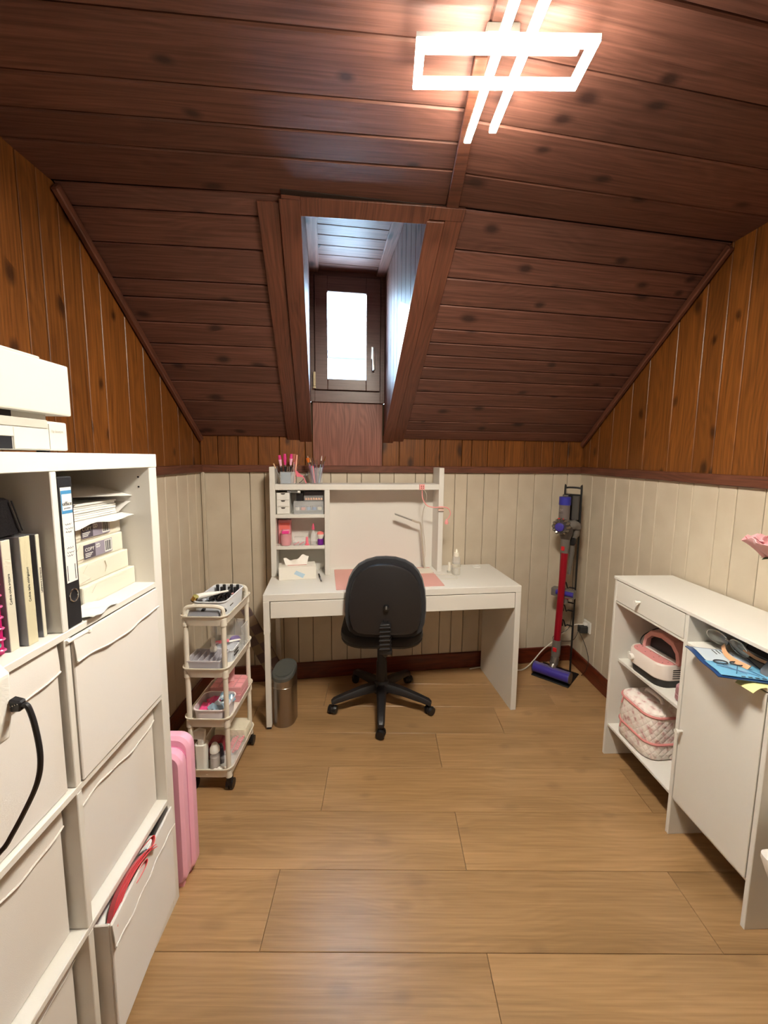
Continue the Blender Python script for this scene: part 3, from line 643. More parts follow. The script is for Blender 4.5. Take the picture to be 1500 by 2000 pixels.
# ================================================================ DESK, HUTCH, DESK THINGS
DM = T(-.6299, 2.0218, 0) @ Rz(.1388)
def dthing(name, label, cat, x, y, z, rz=0., group=None): return thing(name, label, cat, group=group, mx=DM @ T(x, y, z) @ Rz(rz))
UPR = lambda x, y, z: frame((x, y, z), (1, 0, 0), (0, 0, 1))          # text facing the camera on desk things
dk = dthing('desk', 'white writing desk with one wide drawer under the dormer window', 'desk', 0, 0, 0)
box('top', M_WHITE, dk, 0, 1.42, 0, .478, .713, .75, bevel=.002)
dr = box('drawer_front', M_WHITE, dk, .037, 1.384, .001, .018, .621, .709)
box('drawer_box', M_WHITE, dk, .06, 1.36, .018, .40, .628, .70)
box('side_panel', M_WHITE, dk, 1.387, 1.42, .0, .478, .0, .713)
def leg(y0, y1):
    l = box('leg', M_WHITE, dk, .0, .032, y0, y1, .535, .713); box('lower_leg', M_WHITE, l, .002, .030, y0+.001, y1-.001, .012, .535)
    box('foot', M_BLACK, l, .004, .028, y0+.003, y1-.003, 0, .012, bevel=.001)
leg(.0, .034); leg(.440, .474)
box('side_rail', M_WHITE, dk, .004, .026, .034, .44, .66, .713)
MB().tube([(1.306+.026*cos(a*pi/10), .415+.022*sin(a*pi/10), .7515) for a in range(20)], .004, 6, closed=True).build('cable_grommet', M_WPLAST, dk, smooth=True)
HY = .3264
hu = dthing('desk_hutch', 'white open shelf unit standing on the back of the desk', 'shelf unit', 0, 0, .7502)
for x in (0, 1.015): box('upright', M_WHITE, hu, x, x+.031, HY, .476, 0, .653)
box('top_shelf', M_WHITE, hu, .031, 1.015, HY, .474, .518, .552); box('divider', M_WHITE, hu, .316, .347, HY, .468, 0, .518)
for z in (.351, .162): box('shelf', M_WHITE, hu, .031, .316, HY+.003, .468, z, z+.021)
box('back_board', M_WHITE, hu, .031, 1.015, .468, .474, 0, .518, bevel=0)
# --- top shelf: pen cup, brush cup, pliers
ZT = .7502+.5525
def cup_square(x, y, s, h, label, name='pen_cup'):
    t_ = dthing(name, label, 'cup', x, y, ZT); q = s/2; k = .0025
    m = MB().box(-q, q, -q, q, 0, k).box(-q, -q+k, -q, q, k, h).box(q-k, q, -q, q, k, h).box(-q+k, q-k, -q, -q+k, k, h).box(-q+k, q-k, q-k, q, k, h)
    m.build('cup', M_CLEAR, t_); return t_
cup_square(.104, .375, .088, .072, 'clear square cup full of pink pens and clippers on the hutch')
ins = dthing('paper_note', 'blue grey paper insert inside the square pen cup', 'paper', .104, .375, ZT)
box('sheet', pm('blue grey card', '#7d95aa', .7), ins, -.038, .018, -.0395, -.037, .004, .068, bevel=0)
def stick(label, cat, x, y, tx, ty, l, r, parts, name, group, z0=.004):
    t_ = dthing(name, label, cat, x, y, ZT, 0, group); d = Vector((tx, ty, 1)).normalized(); p = Vector((0, 0, z0)); at = 0
    for nm, f0, f1, r0, r1, mat in parts:
        MB().cyl(p+d*(l*f0), p+d*(l*f1), r*r0, r*r1, 8).build(nm, mat, t_, smooth=True)
    return t_
M_MAG = pm('magenta bristle', '#e0358a', .6); M_LPK = pm('light pink bristle', '#f3b7cf', .6); M_PKP = pm('pale pink plastic', '#f2c6cc', .4); M_STEEL = pm('steel', '#b8b8ba', .25, 1); M_GOLD = pm('brass', '#b9924a', .3, 1); M_CORAL = pm('coral pink plastic', '#f0788c', .4)
G1 = 'pens and tools in the square cup'
for i, (x, y, tx, ty, l, m1, m2) in enumerate([(.075, .365, -.12, 0, .165, M_LPK, M_MAG), (.090, .372, -.03, .02, .172, M_MAG, M_MAG), (.112, .366, .07, 0, .172, M_LPK, M_MAG)]):
    stick(('leftmost', 'middle', 'rightmost')[i]+' of three pink fan brushes with black handles in the square cup', 'brush', x, y, tx, ty, l, .006,
          [('handle', 0, .56, .9, 1, M_BLACK), ('ferrule', .56, .62, 1.1, 1.1, M_STEEL), ('bristles', .62, .84, 1, 1.6, m1), ('bristle_tips', .84, 1, 1.6, 1.2, m2)], 'nail_brush', G1)
stick('pink pen with a clear body in the square cup', 'pen', .125, .385, .16, .03, .16, .0045, [('body', 0, .7, 1, 1, M_CLEAR), ('cap', .7, 1, 1.1, .9, M_CORAL)], 'pen', G1)
stick('brown pink wooden spatula in the square cup', 'spatula', .133, .392, .03, .03, .172, .004, [('handle', 0, .72, 1, 1, M_PKP), ('blade', .72, 1, 2.2, 3.2, pm('terracotta pink', '#b9715c', .6))], 'spatula', G1)
stick('peach coloured nail file in the square cup', 'nail file', .139, .370, .10, .02, .168, .0042, [('body', 0, 1, 1.2, 1.2, pm('peach', '#f0ae98', .6))], 'nail_file', G1)
stick('thin steel cuticle tool leaning right in the square cup', 'tool', .136, .38, .22, .04, .172, .0022, [('rod', 0, 1, 1, .6, M_STEEL)], 'cuticle_tool', G1)
stick('thin beige stick leaning out to the left of the square cup', 'stick', .070, .36, -.42, 0, .125, .004, [('rod', 0, .75, .5, .5, M_STEEL), ('tip', .75, 1, 1.1, .9, pm('beige wood', '#dcb48c', .6))], 'orange_stick', G1)
for i, (x, tx) in enumerate(((.092, .12), (.117, -.05), (.104, .3))):
    stick(('left', 'middle', 'right')[i]+' small black and steel clipper low in the square cup', 'clipper', x, .35, tx, -.04, .10, .006, [('grip', 0, .7, 1, 1, M_BLACK), ('jaw', .7, 1, .9, .4, M_STEEL)], 'nail_clipper', G1)
bc = dthing('brush_cup', 'clear round cup packed with fine nail art brushes on the hutch', 'cup', .268, .385, ZT)
MB().lathe([(.0365, 0), (.0385, .002), (.0395, .095)], 20, cap=False).lathe([(0, .001), (.0365, .001)], 20, cap=False).build('glass', M_CLEAR, bc, smooth=True)
G2 = 'brushes in the round cup'
tips = [M_GOLD, pm('beige wood', '#dcb48c', .6), M_STEEL, pm('white bristle', '#e8e4dc', .7), pm('orange bristle', '#e0701c', .7), M_STEEL, pm('brown bristle', '#7a5030', .7), M_STEEL, M_GOLD, pm('white bristle', '#e8e4dc', .7)]
names_ = ['gold', 'beige', 'thin steel', 'white tipped', 'orange fan', 'blue grey', 'brown', 'short steel', 'slim gold', 'second white tipped']
for i in range(10):
    a = i*2.4; rr_ = .020; x = .268+rr_*cos(a)*.9; y = .385+rr_*sin(a)
    hm = [pm('plum handle', '#6a4a68', .4), pm('grey blue handle', '#9fb0c4', .4), pm('clear pink handle', '#f6869a', .4)][(0, 1, 0, 1, 0, 1, 0, 2, 0, 2)[i]]
    tx = .38*cos(a)*.6; l = .165-.012*(i % 3)
    stick(names_[i]+' brush in the round cup on the hutch', 'brush', x, y, tx, .08*sin(a), l, .004, [('handle', 0, .68, 1, 1, hm), ('ferrule', .68, .82, .8, .7, M_STEEL), ('bristles', .82, 1, 1.0 if i != 4 else 1.4, .3 if i != 4 else 2.6, tips[i])], 'nail_art_brush', G2)
pl_ = dthing('pliers', 'small steel nipper pliers leaning between the two cups', 'pliers', .19, .37, ZT)
for s_ in (-1, 1):
    MB().tube(bez([(-.035+.01*s_, 0, .004 if s_ > 0 else .045), (-.005, .002*s_, .03+.012*s_*-1), (.020, .001*s_, .055+.004*s_), (.034, .003*s_, .068+.005*s_)], 5), [.003]*10+[.0035]*6, 6).build('handle', M_STEEL, pl_, smooth=True)
MB().lathe([(0, -.004), (.006, -.004), (.006, .004), (0, .004)], 10).build('joint', M_STEEL, pl_, mx=T(.02, 0, .055) @ Rx(pi/2))
ck = dthing('pink_clip', 'coral pink clip with a long tail leaning on the pliers', 'clip', .165, .366, ZT)
MB().add([(-.02, 0, .085), (.03, 0, .040), (-.012, 0, .042)], [(0, 1, 2)]).build('wing', M_CORAL, ck, solid=.004); MB().tube([(.02, .002, .05), (.045, .002, .003)], .003, 6).build('tail', M_CORAL, ck, smooth=True)
# --- upper cubby
ZA = .7502+.3722
md = dthing('mini_chest', 'small white three drawer box in the upper cubby', 'drawer box', .036, .345, ZA)
box('case', M_WHITE, md, 0, .076, .0, .11, 0, .128)
for k in range(3):
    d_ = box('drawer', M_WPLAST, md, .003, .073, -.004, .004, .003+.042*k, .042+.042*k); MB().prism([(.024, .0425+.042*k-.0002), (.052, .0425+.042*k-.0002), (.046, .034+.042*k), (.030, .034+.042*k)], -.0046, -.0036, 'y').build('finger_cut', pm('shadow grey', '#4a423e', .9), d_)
tb_ = dthing('silver_tube', 'silver tube lying on the mini drawers', 'tube', .10, .345, ZA+.128)
MB().tube([(.0, .0, .009), (.06, -.004, .006)], .0075, 12).build('barrel', M_STEEL, tb_, smooth=True); MB().tube([(.06, -.004, .006), (.075, -.005, .0052)], .0078, 12).build('cap', M_WPLAST, tb_, smooth=True)
ac = dthing('acrylic_box', 'clear acrylic box with nail colour pots in the upper cubby', 'box', .135, .345, ZA)
for nm, z0, z1 in (('tray', .0, .020), ('drawer', .0205, .078)):
    m = MB().box(0, .175, 0, .002, z0, z1).box(0, .002, .002, .1, z0, z1).box(.173, .175, .002, .1, z0, z1).box(.002, .173, .002, .1, z0, z0+.002).box(.002, .173, .098, .1, z0, z1); m.build(nm, M_CLEAR, ac)
G3 = 'colour pots in the acrylic box'
for i, c in enumerate(('#e9e2da', '#e89a8c', '#8fb4d8', '#6f93c4', '#e4e0c4')):
    pt = dthing('colour_pot', ('white', 'salmon', 'light blue', 'mid blue', 'cream')[i]+' colour pot behind the clear drawer front', 'pot', .155+.033*i, .37, ZA+.0227, 0, G3)
    MB().lathe([(0, 0), (.013, 0), (.013, .017), (0, .017)], 14).build('jar', pm('pot '+c, c, .4), pt, smooth=True); MB().lathe([(0, .0175), (.0138, .0175), (.0138, .025), (0, .025)], 14).build('lid', pm('grey lid', '#8a8c96', .4), pt, smooth=True)
pal = dthing('nail_palette', 'clear nail tip palette stacked on the acrylic box', 'palette', .195, .36, ZA+.0787)
box('base', M_CLEAR, pal, 0, .115, 0, .09, 0, .03)
for k in range(7): MB().lathe([(0, .004), (.006, .004), (.007, .010), (.004, .016), (0, .017)], 10).build('nail_tip', pm('nude polish', '#f2b68e', .3), pal, mx=T(.010+.0155*k, .012, 0), smooth=True)
box('dark_tray', pm('smoked tray', '#4a4550', .3), pal, .004, .112, .02, .088, .031, .055)
bx = dthing('black_box', 'small black box on the acrylic box in the upper cubby', 'box', .150, .36, ZA+.0787)
box('body', M_BLACK, bx, 0, .040, 0, .08, 0, .045); box('lid', M_BLACK, bx, -.001, .041, -.001, .081, .0452, .053)
# --- middle cubby
ZM = .7502+.1832
pk = dthing('pink_box', 'tall pink cellophane box at the back of the middle cubby', 'box', .036, .40, ZM)
box('body', pm('pink cellophane', '#d98a8e', .3), pk, 0, .075, 0, .06, 0, .145); box('stripe', pm('orange pink', '#e8766c', .5), pk, .008, .068, -.001, .0, .085, .130)
pb = dthing('pump_bottle', 'pink pump dispenser bottle with a magenta lid in the middle cubby', 'bottle', .085, .358, ZM)
MB().lathe([(.026, 0), (.029, .003), (.029, .066), (.025, .072)], 20).build('body', M_PINKC, pb, smooth=True); MB().lathe([(0, .003), (.026, .003), (.026, .034), (0, .034)], 18).build('liquid', pm('pink liquid', '#eda0a6', .3), pb, smooth=True)
MB().lathe([(.026, .0722), (.027, .08), (.024, .094), (0, .096)], 20).build('pump_top', pm('bubble pink', '#f29ab4', .3), pb, smooth=True); box('flip_lid', M_MAG, pb, -.020, .020, -.029, -.02, .074, .090)
cb = dthing('cotton_bag', 'clear bag of pink hearts in the middle cubby', 'bag', .165, .355, ZM)
MB().loft([[(x, y, z) for x, y in rr(-sx, sx, -sy, sy, .012, 3)] for sx, sy, z in ((.036, .022, 0), (.038, .024, .02), (.034, .016, .036), (.03, .006, .05))]).build('film', M_CLEAR, cb, smooth=True)
for k in range(16): MB().lathe([(0, -.004), (.005, 0), (0, .004)], 6).build('heart', pm('heart pink', ('#e07a88', '#b85868', '#f3b9b4')[k % 3], .6), cb, mx=T(-.028+.0075*(k % 8), -.012+.012*(k//8), .006+.004*((k*5) % 4)))
cn = dthing('pink_cone', 'small coral pink cone stand in the middle cubby', 'stand', .210, .352, ZM)
MB().lathe([(0, 0), (.015, 0), (.015, .004), (.009, .008), (.007, .046), (.005, .05), (0, .05)], 14).build('cone', M_CORAL, cn, smooth=True)
db_ = dthing('dropper_bottle', 'clear squeeze bottle with a pink nozzle in the middle cubby', 'bottle', .246, .385, ZM)
MB().lathe([(.015, 0), (.017, .003), (.017, .052), (.012, .066), (.007, .078), (.006, .088)], 16).build('body', M_CLEAR, db_, smooth=True); MB().lathe([(.009, .088), (.009, .10), (.003, .125), (0, .126)], 14).build('nozzle', pm('raspberry', '#d85a78', .4), db_, smooth=True)
pj = dthing('powder_brush', 'purple pot powder brush with pink white bristles in the middle cubby', 'brush', .290, .352, ZM)
MB().lathe([(.014, 0), (.018, .002), (.018, .034), (.015, .037)], 16).build('pot', pm('violet metallic', '#7a2a9c', .3, .3), pj, smooth=True); MB().lathe([(.013, .037), (.020, .055), (.021, .066)], 16).build('bristles', pm('white bristle', '#e8e4dc', .7), pj, smooth=True); MB().lathe([(.021, .066), (.017, .078), (0, .083)], 16).build('bristle_tips', pm('salmon bristle', '#f0827c', .7), pj, smooth=True)
# --- desk surface
tx_ = dthing('tissue_box', 'white tissue box with a pulled tissue in the lowest cubby', 'tissue box', .054, .240, .7503, .10)
box('carton', pm('white card', '#eeeae0', .7), tx_, 0, .212, 0, .115, 0, .075, bevel=.001)
MB().hexa([(.085, -.0006, .035), (.135, -.0006, .008), (.148, -.0006, .030), (.098, -.0006, .054)], [(.085, -.0002, .035), (.135, -.0002, .008), (.148, -.0002, .030), (.098, -.0002, .054)]).build('print', pm('pale blue print', '#b4cfe2', .7), tx_)
box('slot', pm('salmon film', '#d9928c', .5), tx_, .05, .16, .04, .075, .0752, .0758, bevel=0)
def tis(u, v):
    a = (u-.5)*2
    return (.100+.062*a+.012*v*a, .057+.018*sin(u*9)*v+.014*(v-.5), .076+v*(.030+.016*u+.010*sin(u*7.5+2.2)+.004*sin(u*19)))
MB().sheet(tis, 18, 6).build('tissue', pm('tissue', '#f4f0e8', .9), tx_, solid=.0008, smooth=True)
pn = dthing('ballpoint_pen', 'black and white ballpoint pen lying on the desk beside the tissue box', 'pen', .279, .335, .7503)
MB().cyl((0, 0, .005), (.009, -.075, .005), .0045, n=8).build('grip', M_BLACK, pn, smooth=True); MB().cyl((.009, -.075, .005), (.0155, -.128, .005), .0042, .0035, n=8).build('barrel', pm('pen grey', '#8c8e96', .4), pn, smooth=True); MB().cyl((.0155, -.128, .005), (.017, -.14, .005), .003, .002, n=8).build('tip', M_BLACK, pn)
mt_ = dthing('desk_mat', 'flat dusty pink desk mat', 'mat', 0, 0, .7502)
MB().loft([[(x, y, z) for x, y in [(.384, .036), (.978, .045), (.984, .050), (.99, .428), (.984, .434), (.378, .438), (.372, .432), (.378, .042)]] for z in (0, .002)]).build('mat', pm('dusty pink leather', '#d8a096', .6, bump=(500, .1)), mt_)
dl = dthing('desk_lamp', 'slim white desk lamp with a folded arm and grey light bar', 'lamp', 0, 0, .7524)
M_LW = pm('lamp ivory', '#e6dfd0', .4)
MB().rrect(.885, .985, .29, .39, 0, .007, .02).build('base', M_LW, dl, smooth=True)
MB().tube(bez([(.948, .385, .006), (.930, .384, .17), (.918, .384, .285), (.909, .384, .303), (.890, .384, .308), (.855, .384, .322)], 6), .0062, 8).build('arm', pm('lamp arm grey beige', '#b8ae9e', .4), dl, smooth=True)
MB().box(0, .115, -.014, .014, -.004, .004).build('light_bar', pm('lamp head grey', '#8c8a84', .4), dl, bevel=.002, mx=frame((.858, .384, .320), (-.105, 0, .040), (0, 1, 0)))
uh = dthing('usb_hub', 'pink square usb hub on the front edge of the hutch shelf', 'usb hub', .905, HY, .7502+.519)
M_UPK = pm('usb pink', '#f0a8a4', .4)
box('hub', M_UPK, uh, -.016, .016, -.016, -.0005, 0, .034)
for x in (-.008, .004):
    for z in (.008, .020): box('port', pm('usb dark', '#7c2b34', .5), uh, x, x+.006, -.0166, -.0158, z, z+.006, bevel=0)
ul = dthing('usb_light', 'pink gooseneck usb light curling around the right upright', 'lamp', 0, 0, .7502)
MB().tube(bez([(.905, HY-.018, .515), (.908, HY-.020, .47), (.935, HY-.022, .425), (.985, HY-.022, .412), (1.03, HY-.022, .415), (1.07, HY-.022, .405), (1.085, HY-.022, .372), (1.068, HY-.022, .338)], 6), .0032, 8).build('gooseneck', pm('usb light pink', '#f0a0a0', .4), ul, smooth=True)
MB().lathe([(.003, .018), (.009, .006), (.012, -.006), (.010, -.014), (0, -.018)], 14).build('bulb_head', pm('usb light pink', '#f0a0a0', .4), ul, mx=T(1.062, HY-.022, .322), smooth=True)
box('clip', pm('pale tape', '#efd2c4', .6), ul, 1.013, 1.048, HY-.006, HY-.0005, .388, .412); box('clip_band', pm('grey band', '#8c8078', .5), ul, 1.0135, 1.0475, HY-.0062, HY-.0003, .382, .387)
wc = dthing('white_cable', 'thin white cable from the usb hub down to the desk lamp', 'cable', 0, 0, .7502)
MB().tube(bez([(.912, HY-.018, .522), (.935, HY-.010, .49), (.938, HY+.03, .43), (.940, HY+.10, .36), (.952, .455, .24), (.960, .455, .20), (.968, .45, .10), (.955, .42, .03), (.965, .35, .004), (.99, .27, .003), (1.06, .25, .003), (1.10, .21, .003), (1.09, .16, .003), (1.0, .17, .003)], 6), .0016, 6).build('cord', pm('cable white', '#ddd6c8', .5), wc, smooth=True)
sb_ = dthing('squeeze_bottle', 'clear bottle with a white nozzle standing on the desk', 'bottle', 1.118, .262, .7503)
MB().lathe([(.024, 0), (.0265, .003), (.0265, .05), (.024, .07), (.0255, .085), (.023, .105), (.015, .115)], 20).build('body', M_CLEAR, sb_, smooth=True); MB().lathe([(0, .003), (.0245, .003), (.0245, .042), (0, .042)], 18).build('liquid', pm('cloudy liquid', '#e6e0d0', .2, alpha=.6), sb_, smooth=True)
MB().lathe([(.0155, .113), (.0155, .137), (.008, .139), (.007, .150), (.003, .158), (0, .159)], 16).build('cap', pm('cap ivory', '#f2ebdc', .4), sb_, smooth=True); MB().lathe([(.0272, .048), (.0272, .066), (.0262, .068)], 20, cap=False).build('label', pm('clear label grey', '#c4bca8', .5, alpha=.6), sb_, smooth=True)
wcg = dthing('small_charger', 'small white plastic block beside the clear bottle on the desk', 'charger', 1.085, .30, .7503)
box('block', pm('cap ivory', '#f2ebdc', .4), wcg, -.007, .007, -.007, .007, .012, .068, bevel=.002); box('base', M_PRG, wcg, -.012, .012, -.01, .01, 0, .012)
# ---- office chair
ch = thing('office_chair', 'black swivel office chair turned away towards the desk', 'chair', (-.012, 2.262, 0), 0)
M_CHF = pm('chair fabric black', '#15151a', .9, sheen=.2, bump=(1200, .2)); M_CHP = pm('chair plastic black', '#1d1b1d', .45, bump=(800, .06)); M_CHN = pm('caster black', '#131214', .35)
for k in range(5):
    a = -pi/2+k*2*pi/5; d = Vector((cos(a), sin(a), 0)); s_ = Vector((-sin(a), cos(a), 0))
    rings = []
    for r_, z, w_, h_ in ((.025, .118, .030, .028), (.12, .108, .026, .024), (.22, .088, .022, .020), (.285, .074, .020, .016), (.300, .066, .015, .012)):
        rings.append([d*r_+s_*(w_*sx)+Vector((0, 0, z+h_*sz)) for sx, sz in ((-1, -.6), (1, -.6), (1, .3), (.6, 1), (-.6, 1), (-1, .3))])
    lg = MB().loft(rings).build('star_leg', M_CHP, ch, smooth=True)
    a2 = a+random.uniform(-.9, .9); e = Vector((cos(a2), sin(a2), 0)); cpos = d*.292
    cs = MB().cyl(cpos+Vector((0, 0, .045)), cpos+Vector((0, 0, .072)), .008, n=8).cyl(cpos-e*.008+Vector((0, 0, .026)), cpos+e*.008+Vector((0, 0, .026)), .022, n=14).build('caster', M_CHN, lg, smooth=True)
    for sg in (-1, 1): MB().cyl(cpos+e*(sg*.010)+Vector((0, 0, .0255)), cpos+e*(sg*.024)+Vector((0, 0, .0255)), .0253, .022, n=16).build('wheel', M_CHN, lg, smooth=True)
MB().lathe([(0, .085), (.048, .085), (.050, .13), (.040, .15), (.034, .155), (0, .155)], 20).build('hub', M_CHP, ch, smooth=True)
MB().lathe([(.033, .15), (.031, .27), (.027, .275), (.027, .36), (.022, .362), (.022, .43)], 18).build('gas_column', M_CHP, ch, smooth=True)
MB().box(-.075, .075, -.11, .11, .415, .437).build('mechanism', M_CHP, ch, bevel=.005)
MB().tube([(.07, .02, .42), (.21, .03, .415)], .005, 6).build('lever', M_CHP, ch, smooth=True)
def seat_ring(z, k): return [(x*k+.0, y*k-.0, z) for x, y in rr(-.232, .232, -.205, .225, .13, 8)]
MB().loft([seat_ring(.437, .86), seat_ring(.443, .96), seat_ring(.455, .985), seat_ring(.462, .97)]).build('seat_pan', M_CHP, ch, smooth=True)
MB().loft([seat_ring(.462, .97), seat_ring(.475, 1.0), seat_ring(.500, .99), seat_ring(.513, .93), seat_ring(.517, .7), seat_ring(.516, .3)]).build('seat', M_CHF, ch, smooth=True)
def bko(k=1., dz=0.):
    pts = []
    W = [(.530, .120), (.535, .160), (.555, .190), (.60, .207), (.66, .2135), (.72, .213), (.78, .207), (.84, .192), (.88, .172), (.915, .142), (.94, .100), (.955, .05)]
    R = [(.018+w_*k, .745+(z-.745)*k) for z, w_ in W]; Lf = [(.018-w_*k, .745+(z-.745)*k) for z, w_ in W]
    return R+[(.018, .745+(.958-.745)*k)]+Lf[::-1]+[(.018, .745+(.528-.745)*k)]
def bky(x, z): return -.275+.35*(x-.018)**2*1.0*-1+.06*(z-.745)**2*2
def bk_ring(k, y): return [(x, y+.42*(x-.018)**2, z) for x, z in bko(k)]
MB().loft([bk_ring(.90, -.262), bk_ring(.975, -.256), bk_ring(1., -.240), bk_ring(1., -.215), bk_ring(.95, -.198), bk_ring(.6, -.195)]).build('backrest', M_CHF, ch, smooth=True)
MB().loft([bk_ring(.80, -.288), bk_ring(.855, -.284), bk_ring(.875, -.272), bk_ring(.875, -.255)]).build('back_shell', M_CHP, ch, smooth=True)
stx = .020
for k in range(13): MB().lathe([(0, 0), (1, 0), (1, .006), (.85, .0085), (0, .0085)], 4).build('bellows_rib', M_CHP, ch, mx=T(stx, -.262+.002*k*.5-.022, .475+.0118*(12-k)) @ Rz(pi/4) @ Matrix.Diagonal((.047 if k % 2 else .040, .034 if k % 2 else .028, 1, 1)))
MB().tube(bez([(stx, -.275, .64), (stx, -.27, .47), (stx, -.24, .435), (stx, -.15, .425), (.0, -.05, .426)], 5), .013, 8).build('back_bar', M_CHP, ch, smooth=True)
MB().box(stx-.034, stx+.034, -.292, -.245, .455, .480).build('bar_boot', M_CHP, ch, bevel=.008, seg=2)
kn = MB().lathe([(0, 0), (.016, 0), (.014, .012), (0, .014)], 12).build('height_knob', M_CHN, ch, mx=T(stx+.002, -.285, .705) @ Rx(pi/2), smooth=True)
MB().box(-.004, .004, -.004, .013, .013, .017).build('knob_fin', pm('knob grey', '#6b6a68', .35), kn, bevel=.001)
# ---- waste bin
tc_ = thing('waste_bin', 'slim steel waste bin with a dark swing lid under the desk', 'waste bin', (-.548, 2.115, 0), -.12)
M_BR = pm('brushed steel bin', '#a39c96', .28, 1, bump=(60, .02))
def oval(z, k, tilt=0.): return [(x*k, y*k, z+tilt*(y*k)) for x, y in rr(-.060, .060, -.078, .078, .059, 8)]
MB().loft([oval(.004, .97), oval(.0, 1.0), oval(.215, 1.0), oval(.216, 1.012), oval(.222, 1.012), oval(.223, 1.0), oval(.278, 1., .24)]).build('body', M_BR, tc_, smooth=True, angle=.5)
M_LID = pm('lid grey', '#4b4d4a', .4)
ld = MB().loft([oval(.279, 1.02, .24), oval(.296, 1.02, .24), oval(.302, .97, .24), oval(.300, .80, .24)]).build('lid_rim', M_LID, tc_, smooth=True, angle=.5)
MB().loft([oval(.298, .82, .24), oval(.304, .82, .24), oval(.305, .3, .24)]).build('swing_flap', M_LID, ld, smooth=True, angle=.5)
# ================================================================ TROLLEY
TX0, TX1, TY0, TY1 = -.852, -.656, 1.606, 1.925
tro = thing('storage_trolley', 'slim white four tier rolling trolley beside the desk', 'trolley', ((TX0+TX1)/2, (TY0+TY1)/2, 0), .0)
tw, tl_ = (TX1-TX0)/2, (TY1-TY0)/2
M_TR = pm('trolley plastic', '#dfd8ca', .4)
LV = [.115, .350, .575, .803]
for z in LV:
    def ring(z_, o, r=.035): return [(x, y, z_) for x, y in rr(-tw-o, tw+o, -tl_-o, tl_+o, r, 5)]
    tray = MB().loft([ring(z-.045, -.010), ring(z-.045, -.008), ring(z-.004, 0), ring(z-.004, .004), ring(z, .004), ring(z, 0), ring(z-.004, -.003), ring(z-.040, -.011)]).build('tray', M_TR, tro, smooth=True, angle=.5)
PX, PY = tw-.018, tl_-.020
for sx in (-1, 1):
    for sy in (-1, 1):
        for z0, z1 in zip([.07]+LV[:-1], LV): MB().cyl((sx*PX, sy*PY, z0), (sx*PX, sy*PY, z1), .0105, n=12).build('post', M_TR, tro, smooth=True)
        for z in LV: MB().cyl((sx*PX, sy*PY, z-.048), (sx*PX, sy*PY, z-.016), .0145, .0135, n=12).build('socket', M_TR, tro, smooth=True)
        cst = MB().box(sx*PX-.011, sx*PX+.011, sy*PY-.006, sy*PY+.020, .022, .068).build('caster', M_BLACK, tro, bevel=.003)
        for s_ in (-1, 1): MB().cyl((sx*PX+s_*.004, sy*PY+.012, .0225), (sx*PX+s_*.015, sy*PY+.012, .0225), .0222, n=14).build('wheel', M_CHN, cst, smooth=True)
for sy in (-1, 1):
    MB().tube(bez([(-PX, sy*PY, .79), (-PX, sy*PY, .822), (-PX+.02, sy*PY, .836), (0, sy*PY, .839), (PX-.02, sy*PY, .836), (PX, sy*PY, .822), (PX, sy*PY, .79)], 5), .0085, 8).build('handle', M_TR, tro, smooth=True)
TCX, TCY = (TX0+TX1)/2, (TY0+TY1)/2
def tthing(name, label, cat, x, y, lv, rz=0., group=None, dz=0.): return thing(name, label, cat, (TCX+x, TCY+y, LV[lv]-.0395+dz), rz, group)
def open_box(par, w_, l_, h, r, mat, t_=.002, name='box', flare=.006):
    def ring(z, o, q=0): return [(x, y, z) for x, y in rr(-w_-o+q, w_+o-q, -l_-o+q, l_+o-q, max(r-q, .002), 4)]
    return MB().loft([ring(0, -flare), ring(h-.004, 0), ring(h-.004, .003), ring(h, .003), ring(h, 0, t_), ring(t_, -flare, t_)]).build(name, mat, par, smooth=True, angle=.5)
M_BASK = pm('basket white', '#e3e6ec', .4)
bk0 = tthing('polish_basket', 'white basket full of black nail polish bottles on the trolley top', 'basket', .006, .012, 3)
open_box(bk0, .070, .118, .082, .03, M_BASK)
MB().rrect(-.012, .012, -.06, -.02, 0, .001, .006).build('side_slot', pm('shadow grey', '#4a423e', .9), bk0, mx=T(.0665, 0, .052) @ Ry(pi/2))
fb = tthing('film_pouch', 'clear grey film pouch at the near end of the trolley top', 'pouch', -.005, -.128, 3)
MB().loft([[(x, y, z) for x, y in rr(-sx, sx, -sy, sy, .008, 3)] for sx, sy, z in ((.066, .010, 0), (.068, .012, .03), (.062, .006, .05))]).build('pouch', pm('grey film', '#a9aab4', .25, alpha=.75), fb, smooth=True)
G4 = 'black nail polish bottles in the basket'
POL = [(-.045, .085, 0, 0), (-.015, .088, 0, 0), (.018, .092, 0, 0), (.048, .090, .1, 0), (-.048, .050, .2, 1), (-.012, .052, 0, 0), (.022, .056, 0, 0), (.05, .052, 0, 0), (-.04, .012, .3, 1.2), (.0, .015, .5, 1.3), (.04, .012, 0, .2), (-.045, -.03, .1, 1.4), (-.01, -.03, 0, 1.5), (.03, -.03, .4, 1.4), (-.03, -.07, .2, 1.5), (.012, -.072, .9, 1.5), (.045, -.07, .3, 1.5), (-.008, -.012, 2.2, .9)]
def polish(root, c, pc):
    MB().lathe([(.011, 0), (.0125, .002), (.0125, .030), (.008, .036)], 12).build('glass', pc, root, smooth=True)
    MB().lathe([(.0072, .036), (.0072, .074), (.006, .076), (0, .076)], 12).build('cap', M_BLACK, root, smooth=True)
PROW = ['in the back row', 'behind the middle', 'in the middle', 'near the front', 'at the near end']
PCOL = [('black', '#111014'), ('plum', '#4a3a66'), ('blush pink', '#e0a4a0'), ('clear', '#d8d4d8')]
